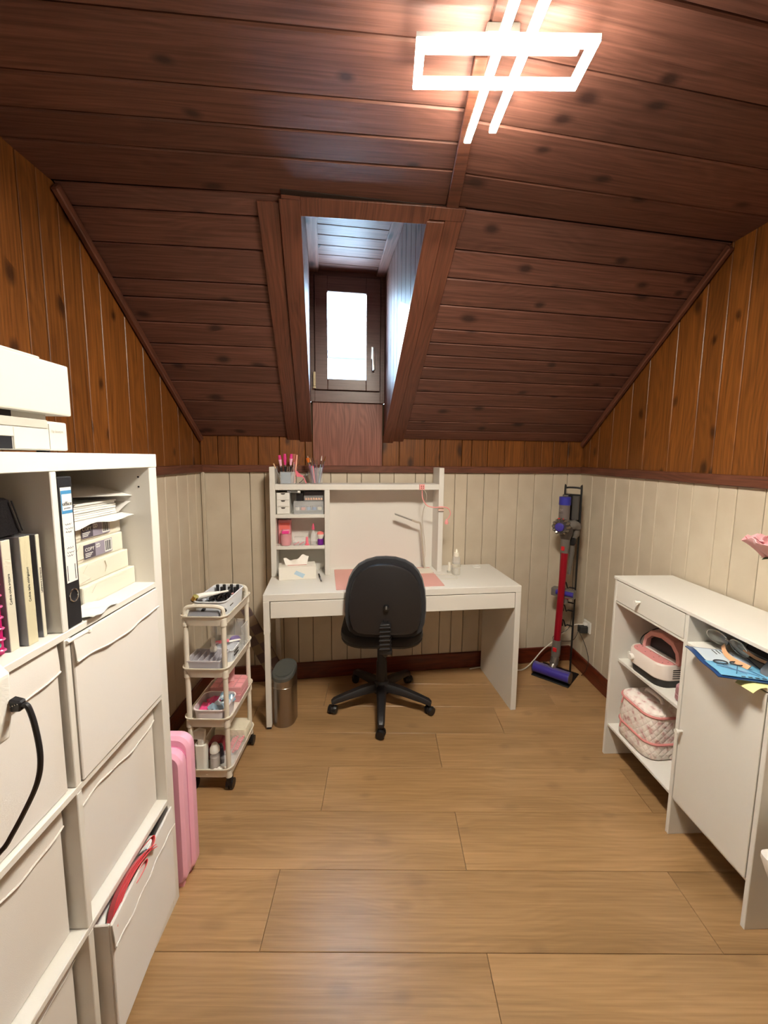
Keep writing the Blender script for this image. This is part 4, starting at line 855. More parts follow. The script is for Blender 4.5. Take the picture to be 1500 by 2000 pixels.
for i, (x, y, rz, tilt) in enumerate(POL):
    cn_, ch_ = PCOL[(0, 0, 2, 1, 0, 0, 3, 0, 0, 0, 0, 0, 0, 2, 0, 0, 0, 0)[i]]
    side_ = 'left' if x < -.025 else ('right' if x > .025 else 'centre')
    lie = 'standing' if tilt < .5 else 'lying'
    nm_ = 'nail polish bottle'
    mx = T(TCX+.006+x, TCY+.012+y, LV[3]-.0395+.004+(.012 if tilt < .5 else .034+.004*(i % 3))) @ Rz(rz) @ Rx(tilt)
    o = thing('nail_polish', '%s nail polish with black cap %s %s of the basket, %s' % (cn_, lie, side_, PROW[min(4, int((.1-y)/.035))]+(', tilted' if i == 17 else '')), 'nail polish', mx=mx, group=G4)
    polish(o, cn_, pm('polish '+cn_, ch_, .15, coat=.6))
wt = thing('white_tube', 'white cream tube lying across the polish basket', 'tube', mx=T(TCX-.035, TCY-.055, LV[3]+.050) @ Rz(.5))
MB().tube([(-.03, 0, 0), (.02, 0, .004), (.065, 0, .006)], [.014, .012, .006], 12).build('body', M_WPLAST, wt, smooth=True); MB().tube([(.065, 0, .006), (.10, 0, .008)], .005, 8).build('nozzle', M_WPLAST, wt, smooth=True)
gc = thing('gold_cap_bottle', 'small polish bottle with a gold band cap at the basket rim', 'nail polish', mx=T(TCX-.062, TCY-.085, LV[3]+.050) @ Rz(-.3) @ Ry(.6))
MB().lathe([(0, -.01), (.012, -.01), (.012, .012), (0, .012)], 14).build('cap', M_GOLD, gc, smooth=True); MB().lathe([(0, -.014), (.0125, -.014), (.0125, -.0102), (0, -.0102)], 14).build('band', M_BLACK, gc, smooth=True)
# second tier
cl = tthing('clear_case', 'clear divided plastic case at the near end of the second tier', 'case', -.012, -.092, 2)
open_box(cl, .072, .055, .066, .008, pm('frosted plastic', '#d8d4dc', .3, alpha=.6), name='case')
for k in range(5): MB().box(-.055+.026*k, -.053+.026*k, -.05, .05, .004, .060).build('divider', pm('frosted plastic', '#d8d4dc', .3, alpha=.6), cl)
wb2 = tthing('white_bottle', 'small white bottle standing on the clear case', 'bottle', .0, -.062, 2, dz=.068)
MB().lathe([(.013, 0), (.015, .003), (.015, .016), (.009, .024)], 14).build('body', M_WPLAST, wb2, smooth=True); MB().lathe([(.009, .024), (.0085, .058), (0, .059)], 14).build('cap', M_WPLAST, wb2, smooth=True)
sb2 = tthing('slotted_basket', 'white slotted basket in the middle of the second tier', 'basket', .030, .005, 2)
open_box(sb2, .045, .04, .060, .012, M_BASK)
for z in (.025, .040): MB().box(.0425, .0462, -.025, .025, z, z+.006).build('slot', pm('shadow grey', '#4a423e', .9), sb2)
fl_ = tthing('nail_file', 'white nail file laid over the second tier', 'nail file', .03, .04, 2, .5, dz=.064)
box('strip', M_WPLAST, fl_, -.05, .05, -.009, .009, 0, .003); 
pf = tthing('pink_buffer', 'pink buffer block on the second tier of the trolley', 'buffer', .004, .022, 2, .4, dz=.068)
box('block', M_CORAL, pf, -.035, .03, -.009, .009, 0, .009, bevel=.002); box('stripe', M_PKP, pf, -.0352, -.015, -.0092, .0092, .001, .0085, bevel=.001)
pc_ = tthing('purple_puff', 'purple puff lying at the back of the second tier', 'puff', .04, .085, 2, dz=.055)
MB().lathe([(0, -.012), (.02, -.010), (.026, 0), (.02, .010), (0, .013)], 14).build('puff', pm('lavender', '#8272a8', .8), pc_, smooth=True)
ab = tthing('acrylic_stand', 'clear acrylic box at the far end of the second tier', 'box', .012, .10, 2)
m = MB(); 
for b_ in ((-.075, .075, .045, .048, 0, .13), (-.075, -.072, -.05, .045, 0, .13), (.072, .075, -.05, .045, 0, .13), (-.072, .072, -.05, .045, 0, .003), (-.075, .075, -.053, -.05, 0, .05)): m.box(*b_)
m.build('walls', M_CLEAR, ab); MB().tube([(-.0735, .046, .131), (.0735, .046, .131), (.0735, -.05, .131)], .0018, 6).build('edge', pm('clear edge', '#e6e0da', .2, alpha=.8), ab)
# third tier
po = tthing('pink_organizer', 'pink clear compartment organizer at the far end of the third tier', 'organizer', .006, .085, 1)
M_PC2 = pm('pink clear', '#efb0b4', .25, alpha=.8)
box('lower_box', M_PC2, po, -.075, .075, -.065, .062, 0, .034); up = box('upper_box', M_PC2, po, -.072, .074, -.055, .062, .035, .066)
for i in range(4):
    for j in range(3): box('compartment', pm('pink content', ('#e69aa0', '#f4c4c0', '#dc8892')[(i+j) % 3], .5), up, -.066+.036*i, -.036+.036*i, -.05+.036*j, -.018+.036*j, .0662, .0672, bevel=0)
ps_ = thing('pink_scoop', 'pink plastic scoop standing on the pink organizer', 'scoop', mx=T(TCX+.01, TCY+.075, LV[1]+.028) @ Rz(.3) @ Rx(-.9))
MB().rrect(-.022, .022, -.004, .004, 0, .10, .003).build('body', M_PC2, ps_)
wb3 = tthing('white_basket', 'white basket with pink and blue packets on the third tier', 'basket', .004, -.075, 1)
open_box(wb3, .072, .070, .068, .03, pm('basket white pink tint', '#e8dfe2', .4))
G5 = 'packets in the white basket'
for i, (x, y, c, n_) in enumerate(((-.03, -.02, '#e8508c', 'hot pink'), (-.012, .015, '#d8407c', 'deep pink'), (.02, -.03, '#8fa8bc', 'grey blue'), (.035, .0, '#c8d8e4', 'pale blue'), (.045, .03, '#7f9fb4', 'dull blue'))):
    q = tthing('packet', n_+' crinkled packet in the white basket on the third tier', 'packet', .004+x, -.075+y, 1, .5*i, G5, dz=.012+.004*i)
    MB().sheet(lambda u, v: (-.028+.056*u, -.03+.06*v, .035+.012*sin(u*7+i)*sin(v*6)+.008*v), 8, 8).build('film', pm('packet '+n_, c, .25, coat=.4), q, solid=.002, smooth=True); box('fill', pm('packet '+n_, c, .25), q, -.02, .02, -.02, .02, 0, .032, bevel=.004)
# bottom tier
spb = tthing('spray_bottle', 'white spray bottle standing on the bottom tier', 'bottle', -.048, -.112, 0)
MB().rrect(-.026, .026, -.020, .020, 0, .125, .012, taper=.002).build('body', M_WPLAST, spb, smooth=True); MB().rrect(-.014, .014, -.014, .014, .125, .15, .008).build('neck', M_WPLAST, spb, smooth=True)
MB().prism([(-.042, .15), (.016, .148), (.018, .185), (-.012, .192), (-.034, .180), (-.045, .164)], -.012, .012, 'y').build('trigger_head', M_WPLAST, spb, bevel=.004, seg=2)
blk = tthing('black_bottle', 'slim black bottle behind the spray bottle on the bottom tier', 'bottle', -.074, -.085, 0)
MB().lathe([(.011, 0), (.012, .09), (.008, .10), (.008, .125), (0, .126)], 14).build('body', M_BLACK, blk, smooth=True); MB().lathe([(.0122, .02), (.0122, .05)], 14, cap=False).build('label', M_PRG, blk, smooth=True)
clb = tthing('clear_bottle', 'clear bottle with a white dome cap on the bottom tier', 'bottle', .006, -.105, 0)
MB().lathe([(.020, 0), (.022, .003), (.022, .078), (.020, .082)], 16).build('body', M_CLEAR, clb, smooth=True); MB().lathe([(0, .003), (.0195, .003), (.0195, .06), (0, .06)], 16).build('liquid', pm('greyish gel', '#b8aca4', .2), clb, smooth=True); MB().lathe([(.021, .082), (.021, .098), (.016, .108), (.012, .118), (0, .12)], 16).build('cap', M_WPLAST, clb, smooth=True)
G6 = 'white cotton balls on the bottom tier'
for i, (x, y) in enumerate(((-.01, -.142), (.018, -.138), (.034, -.128))):
    q = tthing('cotton_ball', ('left', 'middle', 'right')[i]+' white cotton ball at the near edge of the bottom tier', 'cotton ball', x, y, 0, 0, G6); MB().lathe([(0, 0), (.010, .002), (.014, .010), (.010, .019), (0, .022)], 12).build('ball', pm('cotton', '#f6f2ec', .95, bump=(200, .5)), q, smooth=True)
hb = tthing('heart_bag', 'clear bag of pink foam hearts on the bottom tier', 'bag', .052, .0, 0)
MB().loft([[(x, y, z) for x, y in rr(-sx, sx, -sy, sy, .012, 3)] for sx, sy, z in ((.030, .095, 0), (.034, .10, .02), (.030, .095, .034), (.02, .08, .04))]).build('film', M_CLEAR, hb, smooth=True)
for k in range(60): MB().lathe([(0, -.004), (.0062, -.001), (.0062, .001), (0, .004)], 6).build('foam_heart', pm('foam heart', ('#e88a92', '#f4b8b4', '#d86c7c')[k % 3], .7), hb, mx=T(-.024+.0096*(k % 6), -.03+.012*(k//6), .022+.006*((k*7) % 3)) @ Rx(.4*(k % 5)))
cp = tthing('cloth_pack', 'cream folded cloth pack at the far end of the bottom tier', 'cloth', .01, .105, 0)
MB().loft([[(x, y, z) for x, y in rr(-.078*k, .078*k, -.048*k, .048*k, .012, 4)] for k, z in ((.9, 0), (1, .01), (1, .055), (.96, .066), (.7, .069))]).build('pack', pm('cream cloth', '#e4dcc6', .8, bump=(40, .4)), cp, smooth=True)
rp = tthing('red_pouch', 'dark red pouch behind the clear bottle on the bottom tier', 'pouch', -.02, -.02, 0)
MB().loft([[(x, y, z) for x, y in rr(-.036*k, .036*k, -.04*k, .04*k, .01, 4)] for k, z in ((.9, 0), (1, .02), (.85, .07), (.6, .08))]).build('pouch', pm('dark red vinyl', '#8c1c30', .35), rp, smooth=True)
bpch = tthing('black_pouch', 'small black glossy pouch beside the red one on the bottom tier', 'pouch', .012, -.062, 0, .6)
MB().loft([[(x, y, z) for x, y in rr(-.014*k, .014*k, -.024*k, .024*k, .006, 4)] for k, z in ((.9, 0), (1, .02), (.8, .075), (.5, .08))]).build('pouch', pm('black vinyl', '#241c26', .3), bpch, smooth=True)
# checked board behind the trolley
cbd = thing('checked_board', 'brown checked cloth covered board leaning between trolley and desk', 'board', mx=frame((-.60, 2.36, .012), (-.46, 0, .90), (.9, 0, .46)))
M_CHK = pm('checked cloth', '#9a8470', .9); t = NT(M_CHK)
_ck = t.n('ShaderNodeTexChecker', i_Vector=t.n('ShaderNodeTexCoord').outputs['Object'], i_Scale=17.); _ck.inputs[1].default_value = lin('#8a7660'); _ck.inputs[2].default_value = lin('#645250'); t.t.links.new(_ck.outputs[0], t.b.inputs['Base Color'])
MB().loft([[(x, y, z) for x, y in rr(0, .60, -.055, .055, .03, 5)] for z in (-.008, .008)]).build('cover', M_CHK, cbd, bevel=.003)
# ================================================================ VACUUM CLEANER ON ITS STAND
VM = T(1.130, 2.567, 0) @ Rz(-.7254)           # local x along the brush head, -y towards the camera
M_BLK = pm('stand black steel', '#141416', .4); M_NK = pm('vacuum dark nickel', '#5a5452', .32, .6); M_GR = pm('vacuum grey', '#6a6560', .4); M_PUR = pm('vacuum purple', '#3a2f96', .3, coat=.4); M_VRED = pm('vacuum red', '#a01028', .3, .35); M_VR2 = pm('vacuum signal red', '#c81e28', .4)
stn = thing('vacuum_stand', 'black steel vacuum stand with wire hooks in the corner', 'stand', mx=VM)
box('base_plate', M_BLK, stn, -.120, .122, -.052, .172, 0, .008)
RX0, RX1, RY = -.036, .068, .155
MB().tube(bez([(RX0, RY, .008), (RX0, RY, .6), (RX0, RY, 1.24), (RX0+.006, RY, 1.268), (RX0+.02, RY, 1.277), (RX1-.02, RY, 1.277), (RX1-.006, RY, 1.268), (RX1, RY, 1.24), (RX1, RY, .6), (RX1, RY, .008)], 5), .0062, 8).build('frame', M_BLK, stn, smooth=True)
for z, hk in ((.600, 1), (.495, 0), (.440, 1), (.335, 1)):
    P = [(RX0, RY, z), (RX0+.037, RY, z), (RX0+.042, RY-.02, z-.004), (RX0+.045, RY-.045, z+.040), (RX0+.051, RY-.050, z+.048), (RX0+.057, RY-.045, z+.040), (RX0+.061, RY-.02, z-.004), (RX0+.066, RY, z), (RX1, RY, z)] if hk else [(RX0, RY, z), (RX1, RY, z)]
    MB().tube(P, .0048, 7).build('hook' if hk else 'crossbar', M_BLK, stn, smooth=True)
MB().box(RX0, RX1, RY-.006, RY+.004, 1.01, 1.235).build('dock_plate', M_BLK, stn, bevel=.002)
vc = thing('vacuum_cleaner', 'cordless stick vacuum cleaner with red tube and purple brush head', 'vacuum cleaner', mx=VM)
hd = MB().tube([(-.118, -.012, .050), (.118, -.012, .050)], .037, 20).build('brush_head', pm('smoky clear purple', '#5b5488', .18, coat=.6), vc, smooth=True)
for s_ in (-1, 1): MB().tube([(s_*.117, -.012, .050), (s_*.123, -.012, .050)], [.039, .036], 20).build('end_cap', M_NK, hd, smooth=True)
MB().box(-.112, .112, .0, .045, .012, .062).build('head_back', M_GR, hd, bevel=.008, seg=2)
MB().tube([(-.114, -.0185, .052), (.114, -.0185, .052)], .0325, 16).build('roller', M_PUR, hd, smooth=True)
MB().tube(bez([(0, -.006, .075), (.002, .016, .100), (.004, .030, .140)], 5), [.024]*5+[.028]*6, 14).build('neck', pm('neck grey metal', '#8a8580', .25, .7), vc, smooth=True)
MB().tube([(.004, .030, .140), (.0055, .033, .165), (.007, .037, .260)], [.024, .029, .027], 16).build('lower_collar', M_GR, vc, smooth=True)
box('release_button', M_VR2, vc, -.008, .018, .004, .012, .185, .215, bevel=.003)
MB().tube([(.007, .037, .258), (.0156, .058, .865)], .0215, 18).build('tube', M_VRED, vc, smooth=True)
MB().tube([(.0152, .057, .855), (.016, .058, .95)], [.026, .029], 16).build('upper_collar', M_GR, vc, smooth=True)
box('upper_button', M_VR2, vc, .0, .022, .026, .034, .872, .900, bevel=.003)
MB().tube([(.016, .060, .945), (.016, .060, .985), (.010, .062, 1.02)], [.030, .044, .050], 16).build('inlet', M_NK, vc, smooth=True)
# cyclone drum: axis towards the camera
CY = Vector((-.004, -.005, 1.030))
MB().tube([CY+Vector((0, .10, .0)), CY+Vector((0, .02, 0)), CY], [.050, .052, .046], 20).build('cyclone_drum', M_NK, vc, smooth=True)
for k in range(12):
    a = k*pi/6; p = CY+Vector((.044*cos(a), .004, .044*sin(a)))
    MB().tube([p+Vector((0, .05, 0)), p+Vector((0, .006, 0)), p*1-Vector((.006*cos(a), .008, .006*sin(a)))], [.0125, .0118, .006], 8).build('cyclone', pm('cyclone nickel', '#9a9288', .22, .85), vc, smooth=True)
MB().tube([CY+Vector((0, .0, 0)), CY+Vector((0, -.012, 0)), CY+Vector((0, -.015, 0))], [.028, .027, .018], 18).build('purple_cap', M_PUR, vc, smooth=True)
MB().tube([(.0, .052, 1.07), (.0, .052, 1.172)], .0335, 20).build('filter_housing', pm('housing grey brown', '#6f6664', .4), vc, smooth=True)
MB().tube([(.0, .052, 1.170), (.0, .052, 1.222)], [.0365, .0355], 20).build('filter_cap', pm('filter blue', '#2d2f9a', .4), vc, smooth=True)
MB().box(-.028, .012, .012, .024, 1.068, 1.084).build('trigger', M_VR2, vc, bevel=.004)
MB().lathe([(0, 0), (.010, 0), (0, .0012)], 12).build('badge', M_STEEL, vc, mx=T(-.008, .0188, 1.140) @ Rx(pi/2) @ Matrix.Diagonal((1, .6, 1, 1)))
text('dyson', .011, M_BLACK, vc, frame((-.008, .0178, 1.120), (1, 0, 0), (0, 0, 1)), name='brand_lettering')
MB().tube(bez([(.02, .06, 1.03), (.055, .085, 1.04), (.066, .105, 1.02), (.060, .110, .97), (.045, .105, .945)], 5), [.034]*6+[.030]*5+[.022]*5+[.018]*5, 12).build('motor_handle', M_GR, vc, smooth=True)
MB().box(.030, .066, .085, .125, .905, .955).build('battery', M_BLACK, vc, bevel=.005)
ct = thing('crevice_tool', 'grey crevice tool hanging upside down on the vacuum stand', 'vacuum tool', mx=VM @ T(.034, .118, .70))
MB().tube([(0, 0, 0), (.006, 0, .12), (.008, 0, .21)], [.010, .016, .020], 12).build('nozzle', M_GR, ct, smooth=True); MB().tube([(.008, 0, .205), (.008, 0, .225)], .021, 12).build('collar', M_VR2, ct, smooth=True)
dt = thing('dusting_tool', 'grey brush tool clipped high on the vacuum stand dock', 'vacuum tool', mx=VM @ T(.030, .120, 1.06))
MB().tube([(-.045, 0, .03), (-.045, 0, .17)], .020, 12).build('brush_body', M_GR, dt, smooth=True); MB().box(-.065, -.025, -.012, .012, .15, .172).build('brush_edge', M_BLACK, dt, bevel=.002)
dt2 = thing('flat_nozzle', 'dark flat nozzle tool beside the brush tool on the dock', 'vacuum tool', mx=VM @ T(.044, .128, 1.04))
MB().rrect(-.020, .022, -.014, .014, .03, .185, .008).build('nozzle', pm('tool dark grey', '#4c4844', .45), dt2, smooth=True); MB().tube([(0, 0, .0), (0, 0, .035)], .015, 10).build('neck', M_BLACK, dt2, smooth=True)
mt2 = thing('mini_brush_tool', 'small purple motor brush tool hanging on the lower hook', 'vacuum tool', mx=VM @ T(.012, .100, .515))
MB().box(-.075, .075, -.030, .030, .03, .085).build('housing', M_GR, mt2, bevel=.008, seg=2); MB().tube([(-.04, -.024, .062), (.07, -.024, .062)], .018, 12).build('roller', M_PUR, mt2, smooth=True); MB().box(-.03, .05, -.028, -.024, .030, .040).build('red_strip', M_VR2, mt2); MB().tube([(.01, 0, .035), (.012, -.004, -.01)], [.022, .018], 10).build('neck', M_GR, mt2, smooth=True)
# wall socket, adapter and cables
wn = Vector((-1, -.0432, 0)).normalized(); wy = Vector((.0432, -1, 0)).normalized()
SO = Vector((xr(2.615)+.004, 2.615, .345))
sk = thing('wall_socket', 'white wall socket plate on the right wall near the corner', 'socket', mx=frame(SO, wy, (0, 0, 1)))
box('plate', M_WPLAST, sk, -.040, .040, -.040, .040, -.001, .009, bevel=.003) if frame(SO, wy, (0, 0, 1)).col[2].x < 0 else box('plate', M_WPLAST, sk, -.040, .040, -.040, .040, -.009, .001, bevel=.003)
SZ = 1 if frame(SO, wy, (0, 0, 1)).col[2].x < 0 else -1
ad = thing('power_adapter', 'black power adapter plugged into the wall socket', 'adapter', mx=frame(SO, wy, (0, 0, 1)))
MB().box(-.022, .022, -.040, .006, min(SZ*.009, SZ*.062), max(SZ*.009, SZ*.062)).build('block', pm('adapter grey black', '#2e2e2e', .5), ad, bevel=.004); MB().box(-.012, .012, .008, .026, min(SZ*.009, SZ*.032), max(SZ*.009, SZ*.032)).build('white_plug', M_WPLAST, ad, bevel=.003)
cb1 = thing('charger_cable', 'thin black charger cord running from the adapter up the stand', 'cable', (0, 0, 0))
A0 = SO+wn*.062; R1 = VM @ Vector((RX1-.02, RY+.008, 0))
MB().tube(bez([A0+Vector((0, 0, -.02)), A0+Vector((-.05, -.02, -.09)), Vector((1.19, 2.70, .21)), Vector((1.20, 2.715, .24)), Vector((R1.x, R1.y, .34)), Vector((R1.x-.003, R1.y, .7)), Vector((R1.x-.004, R1.y, 1.0))], 6), .0018, 6).build('cord', M_BLACK, cb1, smooth=True)
cb1b = thing('loose_black_cable', 'thin black cord curving down the right wall to the floor', 'cable', (0, 0, 0))
MB().tube(bez([A0+Vector((.0, -.01, -.035)), Vector((1.335, 2.56, .24)), Vector((1.348, 2.53, .15)), Vector((1.350, 2.56, .06)), Vector((1.345, 2.60, .004))], 6), .0018, 6).build('cord', M_BLACK, cb1b, smooth=True)
cb2 = thing('extension_cable', 'white cord from the socket along the floor to under the desk', 'cable', (0, 0, 0))
MB().tube(bez([SO+wn*.032+Vector((0, 0, .015)), Vector((1.29, 2.66, .33)), Vector((1.23, 2.72, .22)), Vector((1.13, 2.735, .12)), Vector((1.04, 2.70, .04)), Vector((.96, 2.665, .004)), Vector((.86, 2.675, .005)), Vector((.78, 2.706, .005)), Vector((.70, 2.700, .005)), Vector((.60, 2.67, .005))], 7), .0042, 8).build('cord', pm('cable white', '#ddd6c8', .5), cb2, smooth=True)

# ================================================================ CABINET ON THE RIGHT
CM = T(1.1045, 1.883, 0) @ Rz(.043-pi/2)       # local x towards the camera, y into the cabinet
def cthing(name, label, cat, x, y, z, rz=0., group=None): return thing(name, label, cat, group=group, mx=CM @ T(x, y, z) @ Rz(rz))
CD = .285
cab = cthing('cabinet', 'low white cabinet with one drawer, open shelves and a door on the right', 'cabinet', 0, 0, 0)
box('top', M_WHITE, cab, -.004, .779, -.004, CD, .898, .912)
for x in (0, .760): box('side_panel', M_WHITE, cab, x, x+.015, 0, CD, 0, .898)
box('divider', M_WHITE, cab, .434, .450, 0, CD, 0, .898)
box('back_panel', M_WHITE, cab, .015, .760, CD-.006, CD-.001, .15, .898, bevel=0)
box('drawer_shelf', M_WHITE, cab, .015, .434, .001, CD-.006, .784, .795); box('niche_floor', M_WHITE, cab, .450, .760, .001, CD-.006, .782, .794)
box('shelf', M_WHITE, cab, .015, .434, .035, CD-.006, .489, .503); box('bottom_shelf', M_WHITE, cab, .015, .434, .008, CD-.006, .153, .165); box('bottom_shelf', M_WHITE, cab, .450, .760, .008, CD-.006, .148, .160)
def knob(par, x, y, z):
    MB().tube([(x, y, z), (x, y-.018, z), (x, y-.0185, z), (x, y-.026, z)], [.005, .005, .0085, .0085], 12).build('knob', M_WPLAST, par, smooth=True, angle=.5)
dw = box('drawer', M_WHITE, cab, .018, .431, -.001, .016, .797, .894); knob(dw, .185, -.001, .848)
do = box('door', M_WHITE, cab, .455, .757, -.001, .015, .163, .777); knob(do, .470, -.001, .452)
# dust collector
M_PNK = pm('salmon pink plastic', '#d99492', .45); M_FW = pm('appliance white', '#e6dcd4', .4)
fc = cthing('nail_dust_collector', 'white and pink nail dust collector on the cabinet shelf', 'dust collector', .175, .150, .5032, .06)
def fr_(z, k, r=.05): return [(x*k, y*k, z) for x, y in rr(-.105, .105, -.118, .118, r, 6)]
MB().loft([fr_(0, .90), fr_(.028, .93), fr_(.034, .95)]).build('base', pm('collector black', '#1c1a1a', .5), fc, smooth=True, angle=.5)
MB().loft([fr_(.034, .95), fr_(.040, 1), fr_(.098, 1), fr_(.105, .97), fr_(.103, .93)]).build('body', M_FW, fc, smooth=True, angle=.5)
tp = MB().loft([fr_(.100, .925), fr_(.104, .92)]).build('grille_top', M_PNK, fc)
for i in range(4):
    for j in range(7): MB().lathe([(0, 0), (.0026, 0), (0, .0006)], 6).build('air_hole', M_BLACK, tp, mx=T(-.075+.025*i*2, -.085+.026*j, .1042))
for k in range(5):
    for j in range(3): box('vent_slit', M_BLACK, fc, .040-.040*j-.034*.0, .040-.040*j+.034, -.1188, -.1178, .048+.009*k, .0515+.009*k, bevel=0) if False else MB().box(.1046, .1056, -.06+.045*j, -.021+.045*j, .046+.009*k, .0495+.009*k).build('vent_slit', M_BLACK, fc)
MB().tube([(-.06, -.118, .065), (-.06, -.132, .065)], [.014, .013], 14).build('dial', M_WPLAST, fc, smooth=True); MB().tube([(-.10, -.10, .062), (-.10, -.108, .062)], .008, 10).build('switch', M_WPLAST, fc, smooth=True)
uv = cthing('uv_lamp', 'pink arched UV nail lamp standing on the dust collector', 'lamp', .185, .186, .6085, .12)
def arch(y, k, h):   # arch profile along x
    P = [(-.095*k, 0), (-.098*k, .018), (-.090*k, .056*h), (-.062*k, .088*h), (0, .102*h), (.062*k, .088*h), (.090*k, .056*h), (.098*k, .018), (.095*k, 0)]
    Q = [(x*.84, z*.80) for x, z in P[::-1]]
    return [(x, y, z) for x, z in P+Q]
MB().loft([arch(-.085, .98, .97), arch(-.08, 1, 1), arch(.075, 1, 1), arch(.085, .95, .95)]).build('shell', pm('uv lamp pink', '#e3a9a4', .35), uv, smooth=True, angle=.5)
MB().box(-.088, .088, -.085, .085, 0, .005).build('floor_plate', M_WPLAST, uv, bevel=.001); MB().prism([(-.07, .006), (-.07, .03), (-.04, .056), (0, .066), (.04, .056), (.07, .03), (.07, .006)], .06, .08, 'y').build('dark_inside', pm('uv inside', '#100e10', .4), uv)
MB().prism([(-.078, .006), (-.076, .042), (-.050, .068), (0, .079), (.050, .068), (.076, .042), (.078, .006)], -.062, .06, 'y').build('led_tunnel', pm('uv inside', '#100e10', .4), uv)
MB().box(-.045, .045, -.03, .05, .100, .107).build('display', M_BLACK, uv, bevel=.002)
MB().tube(bez([(-.06, .05, .10), (-.085, -.02, .085), (-.105, -.07, .05), (-.108, -.088, .018), (-.095, -.09, .006)], 6), .0022, 6).build('cord', M_BLACK, uv, smooth=True)
# cosmetic bag
cbg = cthing('cosmetic_bag', 'quilted white and pink flowered vanity bag in the lower compartment', 'bag', .160, .145, .1652, .05)
M_QU = pm('quilted print', '#e6d6d2', .75); t = NT(M_QU); _co = t.n('ShaderNodeTexCoord').outputs['Object']
_nz = t.n('ShaderNodeTexNoise', i_Vector=_co, i_Scale=32., i_Detail=2.).outputs[0]
t.t.links.new(t.ramp(_nz, [(.46, lin('#f4ebe4')), (.58, lin('#eeddd8')), (.68, lin('#d3a9a6'))]), t.b.inputs['Base Color'])
_s = t.n('ShaderNodeSeparateXYZ', i_0=_co); 
def _band(sg):
    h_ = t.add(t.add(_s.outputs[0], _s.outputs[1]), t.mul(_s.outputs[2], sg)); return t.n('ShaderNodeMath', operation='ABSOLUTE', i_0=t.n('ShaderNodeMath', operation='SINE', i_0=t.mul(h_, 95.)).outputs[0]).outputs[0]
_h = t.mul(t.n('ShaderNodeMath', operation='POWER', i_0=_band(1.), i_1=.4).outputs[0], t.n('ShaderNodeMath', operation='POWER', i_0=_band(-1.), i_1=.4).outputs[0])
t.t.links.new(t.n('ShaderNodeBump', i_Strength=.5, i_Distance=.005, i_Height=_h).outputs[0], t.b.inputs['Normal'])
def bg_(z, k=1., o=0.): return [(x*k, y*k, z+o*x) for x, y in rr(-.112, .112, -.128, .120, .055, 8)]
MB().loft([bg_(.002, .93), bg_(.012, .99), bg_(.04, 1.0), bg_(.078, .99)]).build('lower_body', M_QU, cbg, smooth=True)
MB().loft([bg_(.078, .985), bg_(.12, 1.01), bg_(.180, .985), bg_(.198, .965)]).build('upper_body', M_QU, cbg, smooth=True)
MB().loft([bg_(.198, .965), bg_(.210, .94), bg_(.218, .80), bg_(.222, .4)]).build('lid', M_QU, cbg, smooth=True)
M_ZIP = pm('rose zip', '#d58a88', .5)
for z in (.078, .198):
    zp = MB().tube([(x, y, z) for x, y, _ in bg_(0, .992 if z < .1 else .972)], .0058, 6, closed=True).build('zip', M_ZIP, cbg, smooth=True)
    MB().tube([(-.06, -.13 if z < .1 else -.127, z), (-.062, -.134, z-.03)], .003, 6).build('zip_pull', M_ZIP, zp, smooth=True)
MB().tube(bez([(-.05, -.02, .220), (-.04, -.02, .236), (.03, -.02, .238), (.045, -.02, .221)], 5), .009, 8).build('carry_handle', pm('handle white', '#e8e0dc', .7), cbg, smooth=True)
pcs = cthing('mauve_case', 'small mauve rounded case at the end of the cabinet shelf', 'case', .385, .145, .5032)
MB().loft([[(x*k, y*k, z) for x, y in rr(-.042, .042, -.095, .095, .025, 6)] for k, z in ((.9, 0), (1, .010), (1, .028), (.97, .031))]).build('lower_half', pm('mauve plastic', '#b08088', .4), pcs, smooth=True); MB().loft([[(x*k, y*k, z) for x, y in rr(-.042, .042, -.095, .095, .025, 6)] for k, z in ((.98, .032), (1, .036), (.98, .062), (.85, .074))]).build('upper_half', pm('mauve plastic', '#b08088', .4), pcs, smooth=True)
# niche: packet, sunglasses, pouch, yellow notes
pkt = cthing('blue_packet', 'flat blue and white printed packet sticking out of the niche', 'packet', .497, -.045, .7955, math.atan2(-.062, .212))
def pk_(u, v): return (.215*u, .165*v, .0035+.006*(1-v)*(.4+u*.3)+.002*sin(u*9))
MB().sheet(pk_, 10, 6).build('film', pm('packet navy', '#24477c', .3, coat=.4), pkt, solid=.003, smooth=True)
def pk2(u0, u1, v0, v1, dz): return MB().sheet(lambda u, v: (lambda a, b: (a[0], a[1], a[2]+.0034+dz))(pk_(u0+(u1-u0)*u, v0+(v1-v0)*v), 0), 8, 5)
pf_ = pk2(.07, .50, .10, .95, 0).build('print_white', pm('packet pale', '#c8d4de', .4), pkt); pk2(.50, .97, .06, .95, 0).build('print_blue', pm('packet cyan', '#7cc0e6', .35, coat=.3), pkt)
for k in range(2): MB().tube([(.118+.012*cos(a*pi/8), .052+.046*k+.019*sin(a*pi/8), .0125) for a in range(16)], .0022, 5, closed=True).build('round_mark', M_INK, pkt)
for k in range(5): MB().box(.022, .056-.006*(k % 2), .07+.012*k, .073+.012*k, .0108, .0112).build('small_print', M_INK, pkt)
for q in (((.135, .05), (.185, .09)), ((.135, .09), (.19, .06)), ((.15, .11), (.195, .13)), ((.14, .03), (.19, .12))): MB().tube([(q[0][0], q[0][1], .0118), (q[1][0], q[1][1], .0115)], .0012, 4).build('line_drawing', pm('packet line', '#3a6a94', .5), pkt)
for k in range(6): MB().box(.200, .206, .03+.018*k, .03+.018*k+.011, .0105, .0110).build('small_print', M_INK, pkt)
sgl = cthing('sunglasses', 'large grey sunglasses with a tan arm lying on the packet in the niche', 'sunglasses', .500, .070, .812)
